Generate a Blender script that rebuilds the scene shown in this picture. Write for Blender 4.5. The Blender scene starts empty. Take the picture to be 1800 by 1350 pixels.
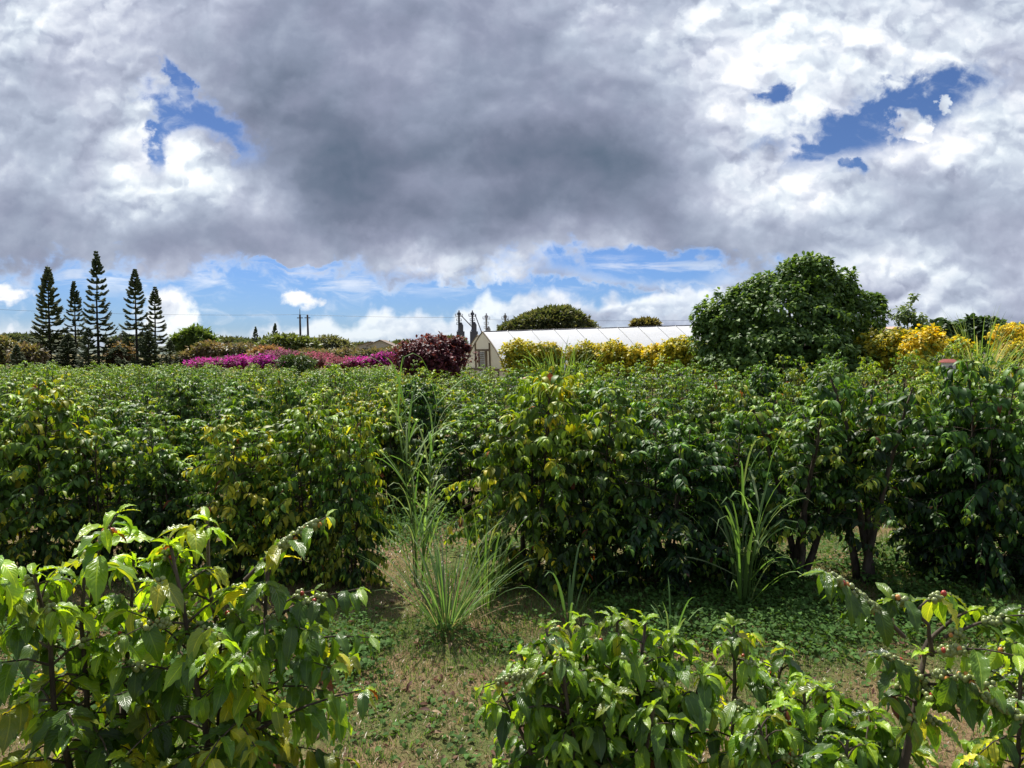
import bpy, math, random
import numpy as np
from mathutils import Vector
PI = math.pi
R = math.radians
sc = bpy.context.scene
COL = sc.collection

# ------------------------------------------------------------------ camera
F = 1300.0
PITCH = R(2.5)
CAM = np.array([0, 0, 2.2])
HOR = 675 - F*math.tan(PITCH)
cd = bpy.data.cameras.new('camera'); cam = bpy.data.objects.new('camera', cd); COL.objects.link(cam)
cam.location = CAM; cam.rotation_euler = (R(90) - PITCH, 0, 0)
cd.sensor_width = 36; cd.lens = F/1800*36; cd.clip_start = .05; cd.clip_end = 5000
sc.camera = cam
RT = np.array([1., 0, 0]); FW = np.array([0, math.cos(PITCH), -math.sin(PITCH)]); UP = np.array([0, math.sin(PITCH), math.cos(PITCH)])

def at(px, py, d):
    v = FW + RT*((px-900)/F) + UP*((675-py)/F)
    return CAM + v*(d/v[1])

def sm(a, b, x):
    t = np.clip((np.asarray(x, float)-a)/(b-a), 0, 1); return t*t*(3-2*t)

# ------------------------------------------------------------------ numpy noise
def _h(ix, iy, s):
    n = (ix.astype(np.int64)*374761393 + iy.astype(np.int64)*668265263 + s*974634777) & 0x7fffffff
    n = ((n ^ (n >> 13))*1274126177) & 0x7fffffff
    return ((n ^ (n >> 16)) & 0xffff)/65535.0
def vn(x, y, s=0):
    x = np.asarray(x, float); y = np.asarray(y, float)
    ix = np.floor(x); iy = np.floor(y); fx = x-ix; fy = y-iy
    fx = fx*fx*(3-2*fx); fy = fy*fy*(3-2*fy)
    a = _h(ix, iy, s); b = _h(ix+1, iy, s); c = _h(ix, iy+1, s); d = _h(ix+1, iy+1, s)
    return a+(b-a)*fx+(c-a)*fy+(a-b-c+d)*fx*fy
def fbm(x, y, s=0, o=4):
    t = 0; a = .5; 
    for k in range(o): t = t+a*vn(x*2**k, y*2**k, s+k*7); a *= .5
    return t/(1-.5**o)

# ------------------------------------------------------------------ terrain
def ground_z(x, y):
    x = np.asarray(x, float); y = np.asarray(y, float)
    z = -.008*np.clip(y-8, 0, 60)
    z = z + .035*np.clip(x+3, 0, 30)*sm(12, 28, y)*(1-.6*sm(60, 120, y))
    z = z + .05*(fbm(x*.5, y*.5, 3)-.5)*sm(60, 30, y)
    return z
def gz(x, y): return float(ground_z(x, y))

# ------------------------------------------------------------------ node helpers
def lin(c): return tuple(((v/255)/12.92 if v <= 10 else ((v/255+.055)/1.055)**2.4) for v in c)
class E:
    def __init__(s, nt, k): s.nt = nt; s.k = k
    def _m(s, op, *a, clamp=False):
        n = s.nt.nodes.new('ShaderNodeMath'); n.operation = op; n.use_clamp = clamp
        for i, v in enumerate((s,)+a):
            if isinstance(v, E): s.nt.links.new(v.k, n.inputs[i])
            else: n.inputs[i].default_value = v
        return E(s.nt, n.outputs[0])
    def __add__(s, o): return s._m('ADD', o)
    __radd__ = __add__
    def __sub__(s, o): return s._m('SUBTRACT', o)
    def __rsub__(s, o): return (s*-1)._m('ADD', o)
    def __mul__(s, o): return s._m('MULTIPLY', o)
    __rmul__ = __mul__
    def __truediv__(s, o): return s._m('DIVIDE', o)
    def max(s, o): return s._m('MAXIMUM', o)
    def min(s, o): return s._m('MINIMUM', o)
    def pow(s, o): return s._m('POWER', o)
    def abs(s): return s._m('ABSOLUTE')
    def sqrt(s): return s._m('SQRT')
    def clamp(s): return s._m('ADD', 0.0, clamp=True)
    def ss(s, a, b):
        n = s.nt.nodes.new('ShaderNodeMapRange'); n.interpolation_type = 'SMOOTHSTEP'
        s.nt.links.new(s.k, n.inputs[0]); 
        lo, hi, t0, t1 = (a, b, 0, 1) if a < b else (b, a, 1, 0)
        n.inputs[1].default_value = lo; n.inputs[2].default_value = hi; n.inputs[3].default_value = t0; n.inputs[4].default_value = t1
        return E(s.nt, n.outputs[0])
def vec(nt, x, y, z=0.0):
    n = nt.nodes.new('ShaderNodeCombineXYZ')
    for i, v in enumerate((x, y, z)):
        if isinstance(v, E): nt.links.new(v.k, n.inputs[i])
        else: n.inputs[i].default_value = v
    return n.outputs[0]
def noise(nt, v, scale, detail=6, rough=.5, dist=0.0):
    n = nt.nodes.new('ShaderNodeTexNoise'); n.inputs['Scale'].default_value = scale; n.inputs['Detail'].default_value = detail
    n.inputs['Roughness'].default_value = rough; n.inputs['Distortion'].default_value = dist
    if v is not None: nt.links.new(v, n.inputs['Vector'])
    return E(nt, n.outputs[0])
def ramp(nt, f, stops):
    n = nt.nodes.new('ShaderNodeValToRGB'); nt.links.new(f.k, n.inputs[0]); e = n.color_ramp.elements
    while len(e) < len(stops): e.new(.5)
    for q, (p, c) in zip(e, stops): q.position = p; q.color = (*c, 1)
    return n.outputs[0]
def mixc(nt, f, a, b, mode='MIX'):
    n = nt.nodes.new('ShaderNodeMix'); n.data_type = 'RGBA'; n.blend_type = mode
    for i, v in ((0, f), (6, a), (7, b)):
        if isinstance(v, E): nt.links.new(v.k, n.inputs[i])
        elif isinstance(v, (int, float)): n.inputs[i].default_value = v
        elif isinstance(v, tuple): n.inputs[i].default_value = (*v, 1)
        else: nt.links.new(v, n.inputs[i])
    return n.outputs[2]

# ------------------------------------------------------------------ world: sky and clouds
SUN_EL, SUN_AZ = R(58), R(-24)          # azimuth measured from +Y towards +X
w = bpy.data.worlds.new('World'); sc.world = w; w.use_nodes = True
nt = w.node_tree; nt.nodes.clear()
out = nt.nodes.new('ShaderNodeOutputWorld')
sky = nt.nodes.new('ShaderNodeTexSky'); sky.sky_type = 'NISHITA'; sky.sun_disc = False
sky.sun_elevation = SUN_EL; sky.sun_rotation = SUN_AZ; sky.air_density = 1.0; sky.dust_density = .3; sky.ozone_density = 3.0
tc = nt.nodes.new('ShaderNodeTexCoord')
def dot(v):
    n = nt.nodes.new('ShaderNodeVectorMath'); n.operation = 'DOT_PRODUCT'
    nt.links.new(tc.outputs['Generated'], n.inputs[0]); n.inputs[1].default_value = v
    return E(nt, n.outputs['Value'])
a_, b_, c_ = dot(tuple(RT)), dot(tuple(UP)), dot(tuple(FW))
cc = c_.abs().max(.3)
X = a_/cc*13 + 9; Y = 6.75 - b_/cc*13          # hundreds of photo pixels on the vertical plane facing the field
P = vec(nt, X, Y)
wn = noise(nt, P, .55, 5, .55); wn2 = noise(nt, vec(nt, X, Y, 7.7), .55, 5, .55)
wf = noise(nt, vec(nt, X, Y, 3.3), 2.6, 7, .6)
Xw = X + (wn-.5)*1.5 + (wf-.5)*.5; Yw = Y + (wn2-.5)*1.1 + (wf-.5)*-.35
def ell(cx, cy, rx, ry, rot=0, x=Xw, y=Yw):
    c, s = math.cos(R(rot)), math.sin(R(rot))
    dx, dy = x-cx, y-cy
    u = (dx*c+dy*s)*(1/rx); v = (dy*c-dx*s)*(1/ry)
    return (u*u+v*v).sqrt()                       # 1 on the rim
def blob(cx, cy, rx, ry, rot=0, soft=.6, x=Xw, y=Yw): return ell(cx, cy, rx, ry, rot, x, y).ss(1+soft, max(0, 1-soft))
fine = noise(nt, vec(nt, X, Y*1.25, 1.1), 1.3, 9, .56, .25)
bil = noise(nt, vec(nt, X, Y*1.2, 21.0), 3.2, 6, .55, .6)
# clear openings
Xs = X + (wf-.5)*.9 + (bil-.5)*.3; Ys = Y + (fine-.5)*.8 + (bil-.5)*.25
holes = None
for (cx, cy, rx, ry, rot) in ((3.55, 2.25, 1.15, .52, 24), (3.15, 1.45, .20, .6, -32), (2.85, 2.55, .30, .5, 20), (15.7, 2.02, 2.1, .62, -20), (14.6, 2.6, .9, .25, -12), (13.6, 1.68, .36, .22, -10), (15.0, 2.98, .3, .14, 0),
        (5.2, 4.66, 1.0, .10, 2), (11.5, 4.70, 2.2, .34, 3), (3.8, 5.36, 7.2, .74, 1), (9.5, 5.15, 4.2, .30, 0), (-3.5, 1.6, 1.8, .7, 15), (-5, 4.6, 2.5, .3, 0), (22.5, 3.2, 2.4, .6, 20), (20.3, 5.0, 1.5, .2, 0)):
    h = ell(cx, cy, rx, ry, rot, Xs, Ys)
    h = 1.0 - h
    holes = h if holes is None else holes.max(h)
for (cx, cy, rx, ry, rot) in ((3.55, 2.78, .62, .42, 12), (16.05, 2.3, .38, .32, 40), (16.6, 1.8, .13, .1, 0), (2.3, 2.15, .4, .5, -30)):
    h = ell(cx, cy, rx, ry, rot, Xs, Ys) - 1.0
    holes = holes.min(h*1.4)
clear = (holes + (fine-.5)*1.25 + (bil-.5)*.55).ss(-.20, .48)
# streaky thin layers and cumulus heads low over the horizon
st = noise(nt, vec(nt, X*.45, Y*2.6, 5.0), 1.5, 7, .6, .4)
streak = st.ss(.46, .70) * Y.ss(4.3, 4.7) * Y.ss(5.35, 4.95)
cu_t = noise(nt, vec(nt, X*1.0, 0.0, 9.0), 1.1, 3, .5)
cu = (Y + (cu_t-.5)*1.9 + (fine-.5)*.8 + (X.ss(3.0, 10.5))*.62 + X.ss(10.6, 12.5)*.25 - X.ss(5.6, .2)*.15).ss(5.76, 6.0)
bankr = blob(16.6, 5.4, 4.2, .95, 0, .25)
puffs = blob(5.28, 5.26, .30, .12, 0, .4, Xs, Ys).max(blob(.18, 5.18, .34, .2, 0, .4, Xs, Ys)).max(blob(2.95, 5.5, .5, .42, 30, .3, Xs, Ys))
wisp = noise(nt, vec(nt, X*.8+Y*.5, Y*1.6-X*.4, 17.0), 1.8, 8, .6, .8).ss(.50, .85)*.40
cover = (1.0-clear*(1.0-wisp)).max(streak*.6).max(cu*(Y.ss(6.3, 5.3)*.25+.62)).max(bankr).max(puffs).clamp()
# how light the cloud is
big = noise(nt, vec(nt, X, Y*1.2, 2.0), .45, 6, .55)
def pf(dx, dy): return noise(nt, vec(nt, X+dx, (Y+dy)*1.1, 31.0), .75, 6, .45, .5)
def pg(dx, dy): return noise(nt, vec(nt, X+dx, (Y+dy)*1.1, 51.0), 2.2, 5, .45, .3)
def vor(dx, dy, sc_, z):
    n = nt.nodes.new('ShaderNodeTexVoronoi'); n.voronoi_dimensions = '2D'; n.feature = 'SMOOTH_F1'; n.inputs['Scale'].default_value = sc_; n.inputs['Detail'].default_value = 2.5; n.inputs['Roughness'].default_value = .55
    n.inputs['Smoothness'].default_value = .6; n.normalize = True
    nt.links.new(vec(nt, X+(wf-.5)*.7+(bil-.5)*.25+dx, (Y+dy)*1.25+(fine-.5)*.8, z), n.inputs['Vector']); return 1.0-E(nt, n.outputs['Distance'])
emb = (pf(0, 0)-pf(-.12, -.28))*.8
v0 = vor(0, 0, 1.05, 2.0); pfv = (v0-vor(-.06, -.16, 1.05, 2.0))*1.5 + (v0-.72)*.35
V = .745 + (big-.5)*.45 + (pf(0, 0)-.5)*.22 + (fine-.5)*.10
for (cx, cy, rx, ry, rot, soft, amt) in (
        (7.6, 1.3, 3.9, 1.9, 10, .45, -.24), (8.6, 3.3, 4.0, 1.0, -4, .5, -.20), (5.2, 2.6, 1.2, 2.2, -30, .6, -.16), (9.0, 4.0, 2.6, .7, 0, .6, -.13), (11.0, 2.3, 1.3, 1.2, 0, .7, -.06),
        (.6, 2.3, 1.6, 1.5, 0, .7, -.13), (1.0, 4.3, 3.2, .55, 0, .7, -.17), (4.6, 4.2, 1.4, .5, 0, .7, -.10), (15.5, 3.7, 2.4, .7, -6, .8, -.14), (12.6, 4.1, 1.4, .45, 10, .7, -.12), (15.5, 2.9, 3.0, 1.6, 0, .9, .06), (17.5, 3.3, 1.5, 1.0, -20, .8, -.08),
        (2.5, 2.3, .8, 1.3, -20, .8, .10), (2.6, 3.3, .9, .5, -30, .8, .12), (.8, .5, 1.5, .7, 0, .8, .07), (3.6, 2.75, .55, .38, 10, .7, .22), (4.6, 3.6, 1.0, .5, 30, .8, .13), (13.2, .7, 1.3, .9, 10, .8, .19),
        (15.5, 1.0, 2.4, .6, -14, .8, .10), (13.8, 3.4, 1.6, .5, 20, .8, .12), (14.2, 2.3, .8, .5, 0, .8, .12), (17.3, 2.4, 1.3, .5, -20, .8, .10), (10.2, 1.7, .7, .9, 10, .9, .07), (6.9, 4.45, 1.3, .3, 8, .7, .10), (17, 5.3, 3, .5, 0, .9, -.03)):
    V = V + blob(cx, cy, rx, ry, rot, soft)*amt
low = Y.ss(4.75, 5.1)
Vb = V.ss(.55, .88)
V = V + emb*(.2 + Vb*.2) + pfv*(Vb*.62+.10)
V = V + low*(X.ss(13.2, 12.0)*.04 + (bil-.5)*.35*X.ss(13.5, 11.5) + (fine-.5)*.30) - cu*low*.03 - Y.ss(5.3, 6.2)*.06
V = V + (1.0-(1.0-clear).ss(.05, 1.0)) * .22
V = V - c_.ss(.1, -.5)*.22  # unseen clouds behind the camera, darkened to cut light on facing leaves
ccol = ramp(nt, V.clamp(), ((.18, lin((88, 104, 124))), (.36, lin((115, 124, 145))), (.52, lin((144, 151, 173))), (.68, lin((180, 187, 206))), (.84, lin((216, 222, 234))), (1.0, lin((250, 251, 254)))))
tintn = noise(nt, vec(nt, X, Y, 12.0), .8, 4, .5).ss(.35, .65)
ccol = mixc(nt, tintn*.35, ccol, mixc(nt, 1.0, ccol, (.92, 1.03, 1.0), 'MULTIPLY'))
bg1 = nt.nodes.new('ShaderNodeBackground'); nt.links.new(mixc(nt, 1.0, sky.outputs[0], mixc(nt, Y.ss(3.2, 4.8), (.34, .42, .60), (.36, .50, .80)), 'MULTIPLY'), bg1.inputs[0]); bg1.inputs[1].default_value = .095
bg2 = nt.nodes.new('ShaderNodeBackground'); nt.links.new(ccol, bg2.inputs[0]); bg2.inputs[1].default_value = .80
mx = nt.nodes.new('ShaderNodeMixShader'); nt.links.new(cover.k, mx.inputs[0]); nt.links.new(bg1.outputs[0], mx.inputs[1]); nt.links.new(bg2.outputs[0], mx.inputs[2])
nt.links.new(mx.outputs[0], out.inputs[0])

sl = bpy.data.lights.new('sun', 'SUN'); sl.energy = 5.0; sl.angle = R(.6); sl.color = (1, .95, .86)
so = bpy.data.objects.new('sun', sl); COL.objects.link(so)
sd = Vector((math.sin(SUN_AZ)*math.cos(SUN_EL), math.cos(SUN_AZ)*math.cos(SUN_EL), math.sin(SUN_EL)))
so.rotation_euler = sd.to_track_quat('Z', 'Y').to_euler(); so.location = (0, 0, 60)
sc.view_settings.view_transform = 'Standard'; sc.view_settings.look = 'None'; sc.view_settings.gamma = 1; sc.view_settings.exposure = 0.47
sc.cycles.max_bounces = 6; sc.cycles.diffuse_bounces = 3; sc.cycles.transmission_bounces = 4; sc.cycles.glossy_bounces = 2; sc.cycles.transparent_max_bounces = 4
sc.cycles.sample_clamp_indirect = 6

# ------------------------------------------------------------------ materials
def mat_leaf(name, rough=.38, trans=.38, vein=.0, tcol=(1.9, 1.75, .7), blotch=.25, spec=.5, bump=.0, orand=.35):
    m = bpy.data.materials.new(name); m.use_nodes = True; nt = m.node_tree; nt.nodes.clear()
    o = nt.nodes.new('ShaderNodeOutputMaterial'); p = nt.nodes.new('ShaderNodeBsdfPrincipled'); t = nt.nodes.new('ShaderNodeBsdfTranslucent'); mx = nt.nodes.new('ShaderNodeMixShader')
    at_ = nt.nodes.new('ShaderNodeAttribute'); at_.attribute_name = 'Col'
    g = nt.nodes.new('ShaderNodeNewGeometry')
    oi = nt.nodes.new('ShaderNodeObjectInfo')
    c = at_.outputs['Color']
    if blotch:
        nz = noise(nt, g.outputs['Position'], 45, 3, .6)
        c = mixc(nt, nz.ss(.30, .75)*blotch*2, c, mixc(nt, 1.0, c, (1.5, 1.25, .8), 'MULTIPLY'))
    rnd = E(nt, oi.outputs['Random'])
    c = mixc(nt, rnd.ss(.45, 1.0)*.8*orand, c, mixc(nt, 1.0, c, (1.65, 1.28, .8), 'MULTIPLY'))
    c = mixc(nt, rnd.ss(.5, .0)*.8*orand, c, mixc(nt, 1.0, c, (.55, .72, 1.05), 'MULTIPLY'))
    if vein:
        uv = nt.nodes.new('ShaderNodeUVMap'); uv.uv_map = 'UV'; sp = nt.nodes.new('ShaderNodeSeparateXYZ'); nt.links.new(uv.outputs[0], sp.inputs[0])
        u = (E(nt, sp.outputs[0])*2-1).abs(); v = E(nt, sp.outputs[1])
        mid = u.ss(.10, .03)
        lat = ((v*11 - u*3.0)._m('FRACT') - .5).abs()
        latm = lat.ss(.10, .0)*u.ss(1.0, .5)
        c = mixc(nt, (mid.max(latm*.35))*vein, c, mixc(nt, 1.0, c, (2.1, 1.7, 1.6), 'MULTIPLY'))
        b = nt.nodes.new('ShaderNodeBump'); b.inputs['Strength'].default_value = .32; b.inputs['Distance'].default_value = .004
        hh = lat.sqrt()*(1-mid)
        nt.links.new(hh.k, b.inputs['Height']); nt.links.new(b.outputs[0], p.inputs['Normal']); nt.links.new(b.outputs[0], t.inputs['Normal'])
    # undersides are paler and duller
    cu = mixc(nt, E(nt, g.outputs['Backfacing']), c, mixc(nt, 1.0, c, (1.25, 1.2, 1.3), 'MULTIPLY'))
    nt.links.new(cu, p.inputs['Base Color'])
    r = E(nt, g.outputs['Backfacing'])*(.7-rough) + rough
    nt.links.new(r.k, p.inputs['Roughness']); p.inputs['Specular IOR Level'].default_value = spec
    nt.links.new(mixc(nt, 1.0, c, tcol, 'MULTIPLY'), t.inputs['Color'])
    mx.inputs[0].default_value = trans
    nt.links.new(p.outputs[0], mx.inputs[1]); nt.links.new(t.outputs[0], mx.inputs[2]); nt.links.new(mx.outputs[0], o.inputs[0])
    return m
def mat(name, color, rough=.7, nscale=0, namt=.3, bump=0, spec=.4, c2=None, stretch=(1, 1, 1), coord='Object', metallic=0, attr=False, nlo=.35, nhi=.65):
    m = bpy.data.materials.new(name); m.use_nodes = True; nt = m.node_tree; p = nt.nodes['Principled BSDF']
    p.inputs['Roughness'].default_value = rough; p.inputs['Specular IOR Level'].default_value = spec; p.inputs['Metallic'].default_value = metallic
    c = color
    if attr:
        at_ = nt.nodes.new('ShaderNodeAttribute'); at_.attribute_name = 'Col'; c = at_.outputs['Color']
    if nscale:
        tcn = nt.nodes.new('ShaderNodeTexCoord'); mp = nt.nodes.new('ShaderNodeMapping'); mp.inputs['Scale'].default_value = stretch
        nt.links.new(tcn.outputs[coord], mp.inputs[0])
        n = noise(nt, mp.outputs[0], nscale, 6, .6)
        dark = c2 if c2 is not None else (tuple(v*(1-namt) for v in color))
        if attr: dark = mixc(nt, 1.0, c, (1-namt,)*3, 'MULTIPLY')
        c = mixc(nt, n.ss(nlo, nhi), dark, c)
        if bump:
            b = nt.nodes.new('ShaderNodeBump'); b.inputs['Strength'].default_value = bump; b.inputs['Distance'].default_value = .02
            nt.links.new(n.k, b.inputs['Height']); nt.links.new(b.outputs[0], p.inputs['Normal'])
    if isinstance(c, tuple): p.inputs['Base Color'].default_value = (*c, 1)
    else: nt.links.new(c, p.inputs['Base Color'])
    return m
M = {}
M['leaf_near'] = mat_leaf('coffee_leaf_near', .34, .38, .8, blotch=.30, spec=.6, tcol=(2.5, 2.2, .6), orand=0)
M['leaf'] = mat_leaf('coffee_leaf', .48, .24, 0, blotch=.15, spec=.32, tcol=(2.2, 2.0, .6), orand=1.0)
M['weed'] = mat_leaf('weed_leaf', .7, .25, 0, blotch=.2, spec=.15)
M['foliage'] = mat_leaf('tree_leaf', .5, .32, 0, blotch=.15, spec=.3)
M['needle'] = mat_leaf('needle_foliage', .7, .06, 0, blotch=.2, spec=.2)
M['blade'] = mat_leaf('grass_blade', .38, .38, 0, blotch=.0, tcol=(1.6, 1.6, .8))
M['petal'] = mat_leaf('petal', .6, .35, 0, blotch=.0, tcol=(1.3, 1.2, 1.3), spec=.2)
M['bark'] = mat('coffee_bark', (.115, .09, .068), .85, 22, .55, .6, .2, stretch=(1, 1, .35))
M['bark_dark'] = mat('tree_bark', (.06, .05, .042), .9, 9, .4, .5, .2)
M['twig'] = mat('green_twig', (.09, .10, .035), .6, 30, .3)
M['berry'] = mat('coffee_cherry', (.3, .3, .1), .28, 60, .15, 0, .6, attr=True)
M['pole'] = mat('weathered_pole', (.07, .055, .05), .85, 8, .4, stretch=(1, 1, .1))
M['wood'] = mat('weathered_wood', (.24, .18, .12), .8, 9, .4, .2, stretch=(1, 1, .2))
M['panel'] = mat('cream_panel', (.62, .55, .38), .6, 3, .25, stretch=(6, 6, .5))
M['film'] = mat('greenhouse_film', (.80, .81, .82), .38, 1.2, .10, .15, .5, stretch=(.6, 1, 1.5))
def mat_film(name, col, tr):
    m = mat(name, col, .38, 1.2, .08, .1, .4, stretch=(.6, 1, 1.5)); nt = m.node_tree
    t = nt.nodes.new('ShaderNodeBsdfTranslucent'); t.inputs[0].default_value = (*[min(.95, v*1.1) for v in col], 1); mx = nt.nodes.new('ShaderNodeMixShader'); mx.inputs[0].default_value = tr
    nt.links.new(nt.nodes['Principled BSDF'].outputs[0], mx.inputs[1]); nt.links.new(t.outputs[0], mx.inputs[2]); nt.links.new(mx.outputs[0], nt.nodes['Material Output'].inputs[0]); return m
M['film'] = mat_film('greenhouse_film', (.94, .95, .97), .22)
M['panel'] = mat_film('cream_panel', (.84, .79, .64), .5)
M['white'] = mat('white_paint', (.78, .78, .76), .5, 5, .1)
M['redroof'] = mat('red_lid', (.36, .10, .08), .6, 8, .3)
M['tile'] = mat('clay_tile', (.60, .33, .24), .7, 6, .25, .3)
M['browntile'] = mat('brown_shingle', (.26, .20, .16), .8, 3, .3, .3)
M['wall'] = mat('plaster', (.62, .56, .47), .8, 3, .15)
M['steel'] = mat('silo_steel', (.13, .13, .15), .5, 4, .35, metallic=.2)
M['palesteel'] = mat('pale_steel', (.50, .48, .48), .5, 4, .2)
M['duststeel'] = mat('rusty_steel', (.27, .24, .21), .6, 4, .3)
M['glass'] = mat('dark_glass', (.03, .035, .04), .1)
M['tin'] = mat('tin_roof', (.66, .58, .54), .5, 2, .2)
M['wire'] = mat('wire', (.05, .05, .06), .5)

# ------------------------------------------------------------------ mesh builder
class MB:
    def __init__(s): s.v = []; s.f = []; s.c = []; s.u = []; s.n = 0
    def add(s, v, f, c, u=None):
        """v (K,3), f (Q,4), c (3,) or (K,3), u (K,2)"""
        K = len(v); s.v.append(np.asarray(v, np.float32)); s.f.append(np.asarray(f, np.int32)+s.n)
        c = np.asarray(c, np.float32); s.c.append(np.broadcast_to(c, (K, 3)) if c.ndim == 1 else c)
        s.u.append(np.zeros((K, 2), np.float32) if u is None else np.asarray(u, np.float32)); s.n += K
        return s
    def data(s): return np.concatenate(s.v), np.concatenate(s.f), np.concatenate(s.c), np.concatenate(s.u)
    def merge(s, o, loc=(0, 0, 0), rz=0, scl=1.0):
        v, f, c, u = o.data(); cz, sz = math.cos(rz), math.sin(rz)
        scl = np.broadcast_to(np.asarray(scl, float), (3,)); v = v*scl
        v = np.stack([v[:, 0]*cz-v[:, 1]*sz, v[:, 0]*sz+v[:, 1]*cz, v[:, 2]], 1)+np.asarray(loc)
        return s.add(v, f, c, u)
    def tube(s, pts, rad, sides=6, c=(.1, .1, .1), cap=True):
        pts = np.asarray(pts, float); rad = np.broadcast_to(np.asarray(rad, float), (len(pts),))
        t = np.gradient(pts, axis=0); t /= np.linalg.norm(t, axis=1)[:, None]+1e-9
        ref = np.array([.13, .97, .2]) if abs(t[0][1]) < .8 else np.array([.97, .13, .2])
        a = np.cross(t, ref); a /= np.linalg.norm(a, axis=1)[:, None]+1e-9; b = np.cross(t, a)
        th = np.arange(sides)*2*PI/sides
        ring = a[:, None]*np.cos(th)[None, :, None]+b[:, None]*np.sin(th)[None, :, None]
        v = (pts[:, None]+ring*rad[:, None, None]).reshape(-1, 3)
        i = np.arange(len(pts)-1)[:, None]*sides; j = np.arange(sides)[None]; j2 = (j+1) % sides
        f = np.stack([i+j, i+j2, i+sides+j2, i+sides+j], -1).reshape(-1, 4)
        k = len(v)
        if cap:
            v = np.vstack([v, pts[:1], pts[-1:]]); L = (len(pts)-1)*sides
            jj = np.arange(sides); j2 = (jj+1) % sides
            f = np.vstack([f, np.stack([j2, jj, np.full(sides, k), np.full(sides, k)], 1), np.stack([L+jj, L+j2, np.full(sides, k+1), np.full(sides, k+1)], 1)])
        return s.add(v, f, c)
    def box(s, lo, hi, c=(.5, .5, .5), rz=0, org=(0, 0, 0)):
        x0, y0, z0 = lo; x1, y1, z1 = hi
        v = np.array([[x0, y0, z0], [x1, y0, z0], [x1, y1, z0], [x0, y1, z0], [x0, y0, z1], [x1, y0, z1], [x1, y1, z1], [x0, y1, z1]], float)
        cz, sz = math.cos(rz), math.sin(rz); v = np.stack([v[:, 0]*cz-v[:, 1]*sz, v[:, 0]*sz+v[:, 1]*cz, v[:, 2]], 1)+np.asarray(org)
        return s.add(v, [[0, 3, 2, 1], [4, 5, 6, 7], [0, 1, 5, 4], [1, 2, 6, 5], [2, 3, 7, 6], [3, 0, 4, 7]], c)
    def scatter(s, T, pos, Y, Z, L, W, c, rng, loc=None):
        """leaves: T list of (v,f,u) templates of unit length along +y; W width factor"""
        if len(pos) == 0: return s
        pos = np.asarray(pos, float); Y = np.asarray(Y, float); Z = np.asarray(Z, float)
        Y = Y/(np.linalg.norm(Y, axis=1)[:, None]+1e-9)
        Xv = np.cross(Y, Z); Xv /= np.linalg.norm(Xv, axis=1)[:, None]+1e-9; Z = np.cross(Xv, Y)
        L = np.broadcast_to(np.asarray(L, float), (len(pos),)); W = np.broadcast_to(np.asarray(W, float), (len(pos),)); c = np.broadcast_to(np.asarray(c, float), (len(pos), 3))
        k = rng.integers(0, len(T), len(pos))
        for i, (tv, tf, tu) in enumerate(T):
            q = k == i; n = int(q.sum())
            if not n: continue
            v = pos[q][:, None]+(Xv[q][:, None]*(tv[None, :, 0, None]*W[q][:, None, None])+Y[q][:, None]*tv[None, :, 1, None]+Z[q][:, None]*tv[None, :, 2, None])*L[q][:, None, None]
            f = tf[None]+(np.arange(n)*len(tv))[:, None, None]
            s.add(v.reshape(-1, 3), f.reshape(-1, 4), np.repeat(c[q], len(tv), 0), np.tile(tu, (n, 1)))
        return s
    def mesh(s, name, material, smooth=True):
        v, f, c, u = s.data(); me = bpy.data.meshes.new(name)
        f = f.copy(); tri = f[:, 2] == f[:, 3]
        me.vertices.add(len(v)); me.vertices.foreach_set('co', v.ravel())
        cnt = np.where(tri, 3, 4); st = np.concatenate([[0], np.cumsum(cnt)[:-1]])
        msk = np.ones(f.shape, bool); msk[tri, 3] = False; lp = f[msk]
        me.loops.add(len(lp)); me.loops.foreach_set('vertex_index', lp.astype(np.int32))
        me.polygons.add(len(f)); me.polygons.foreach_set('loop_start', st.astype(np.int32))
        me.polygons.foreach_set('use_smooth', np.full(len(f), smooth))
        ca = me.color_attributes.new('Col', 'FLOAT_COLOR', 'POINT'); ca.data.foreach_set('color', np.hstack([c, np.ones((len(c), 1))]).astype(np.float32).ravel())
        ul = me.uv_layers.new(name='UV'); ul.data.foreach_set('uv', u[lp].astype(np.float32).ravel())
        me.update(calc_edges=True); me.materials.append(M[material] if isinstance(material, str) else material)
        return me
    def build(s, name, material, parent=None, loc=None, smooth=True):
        o = bpy.data.objects.new(name, s.mesh(name, material, smooth)); COL.objects.link(o)
        if parent is not None: o.parent = parent
        if loc is not None: o.location = loc
        return o
def tag(o, label=None, cat=None, group=None, kind=None):
    if label: o['label'] = label
    if cat: o['category'] = cat
    if group: o['group'] = group
    if kind: o['kind'] = kind
    return o
def empty(name, loc, label, cat, group=None, rz=0):
    o = bpy.data.objects.new(name, None); COL.objects.link(o); o.location = loc; o.rotation_euler = (0, 0, rz); o.empty_display_size = .2
    return tag(o, label, cat, group)
def link_mesh(name, me, parent=None, loc=(0, 0, 0), rz=0, scl=None):
    o = bpy.data.objects.new(name, me); COL.objects.link(o); o.parent = parent; o.location = loc; o.rotation_euler = (0, 0, rz)
    if scl is not None: o.scale = scl
    return o

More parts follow.
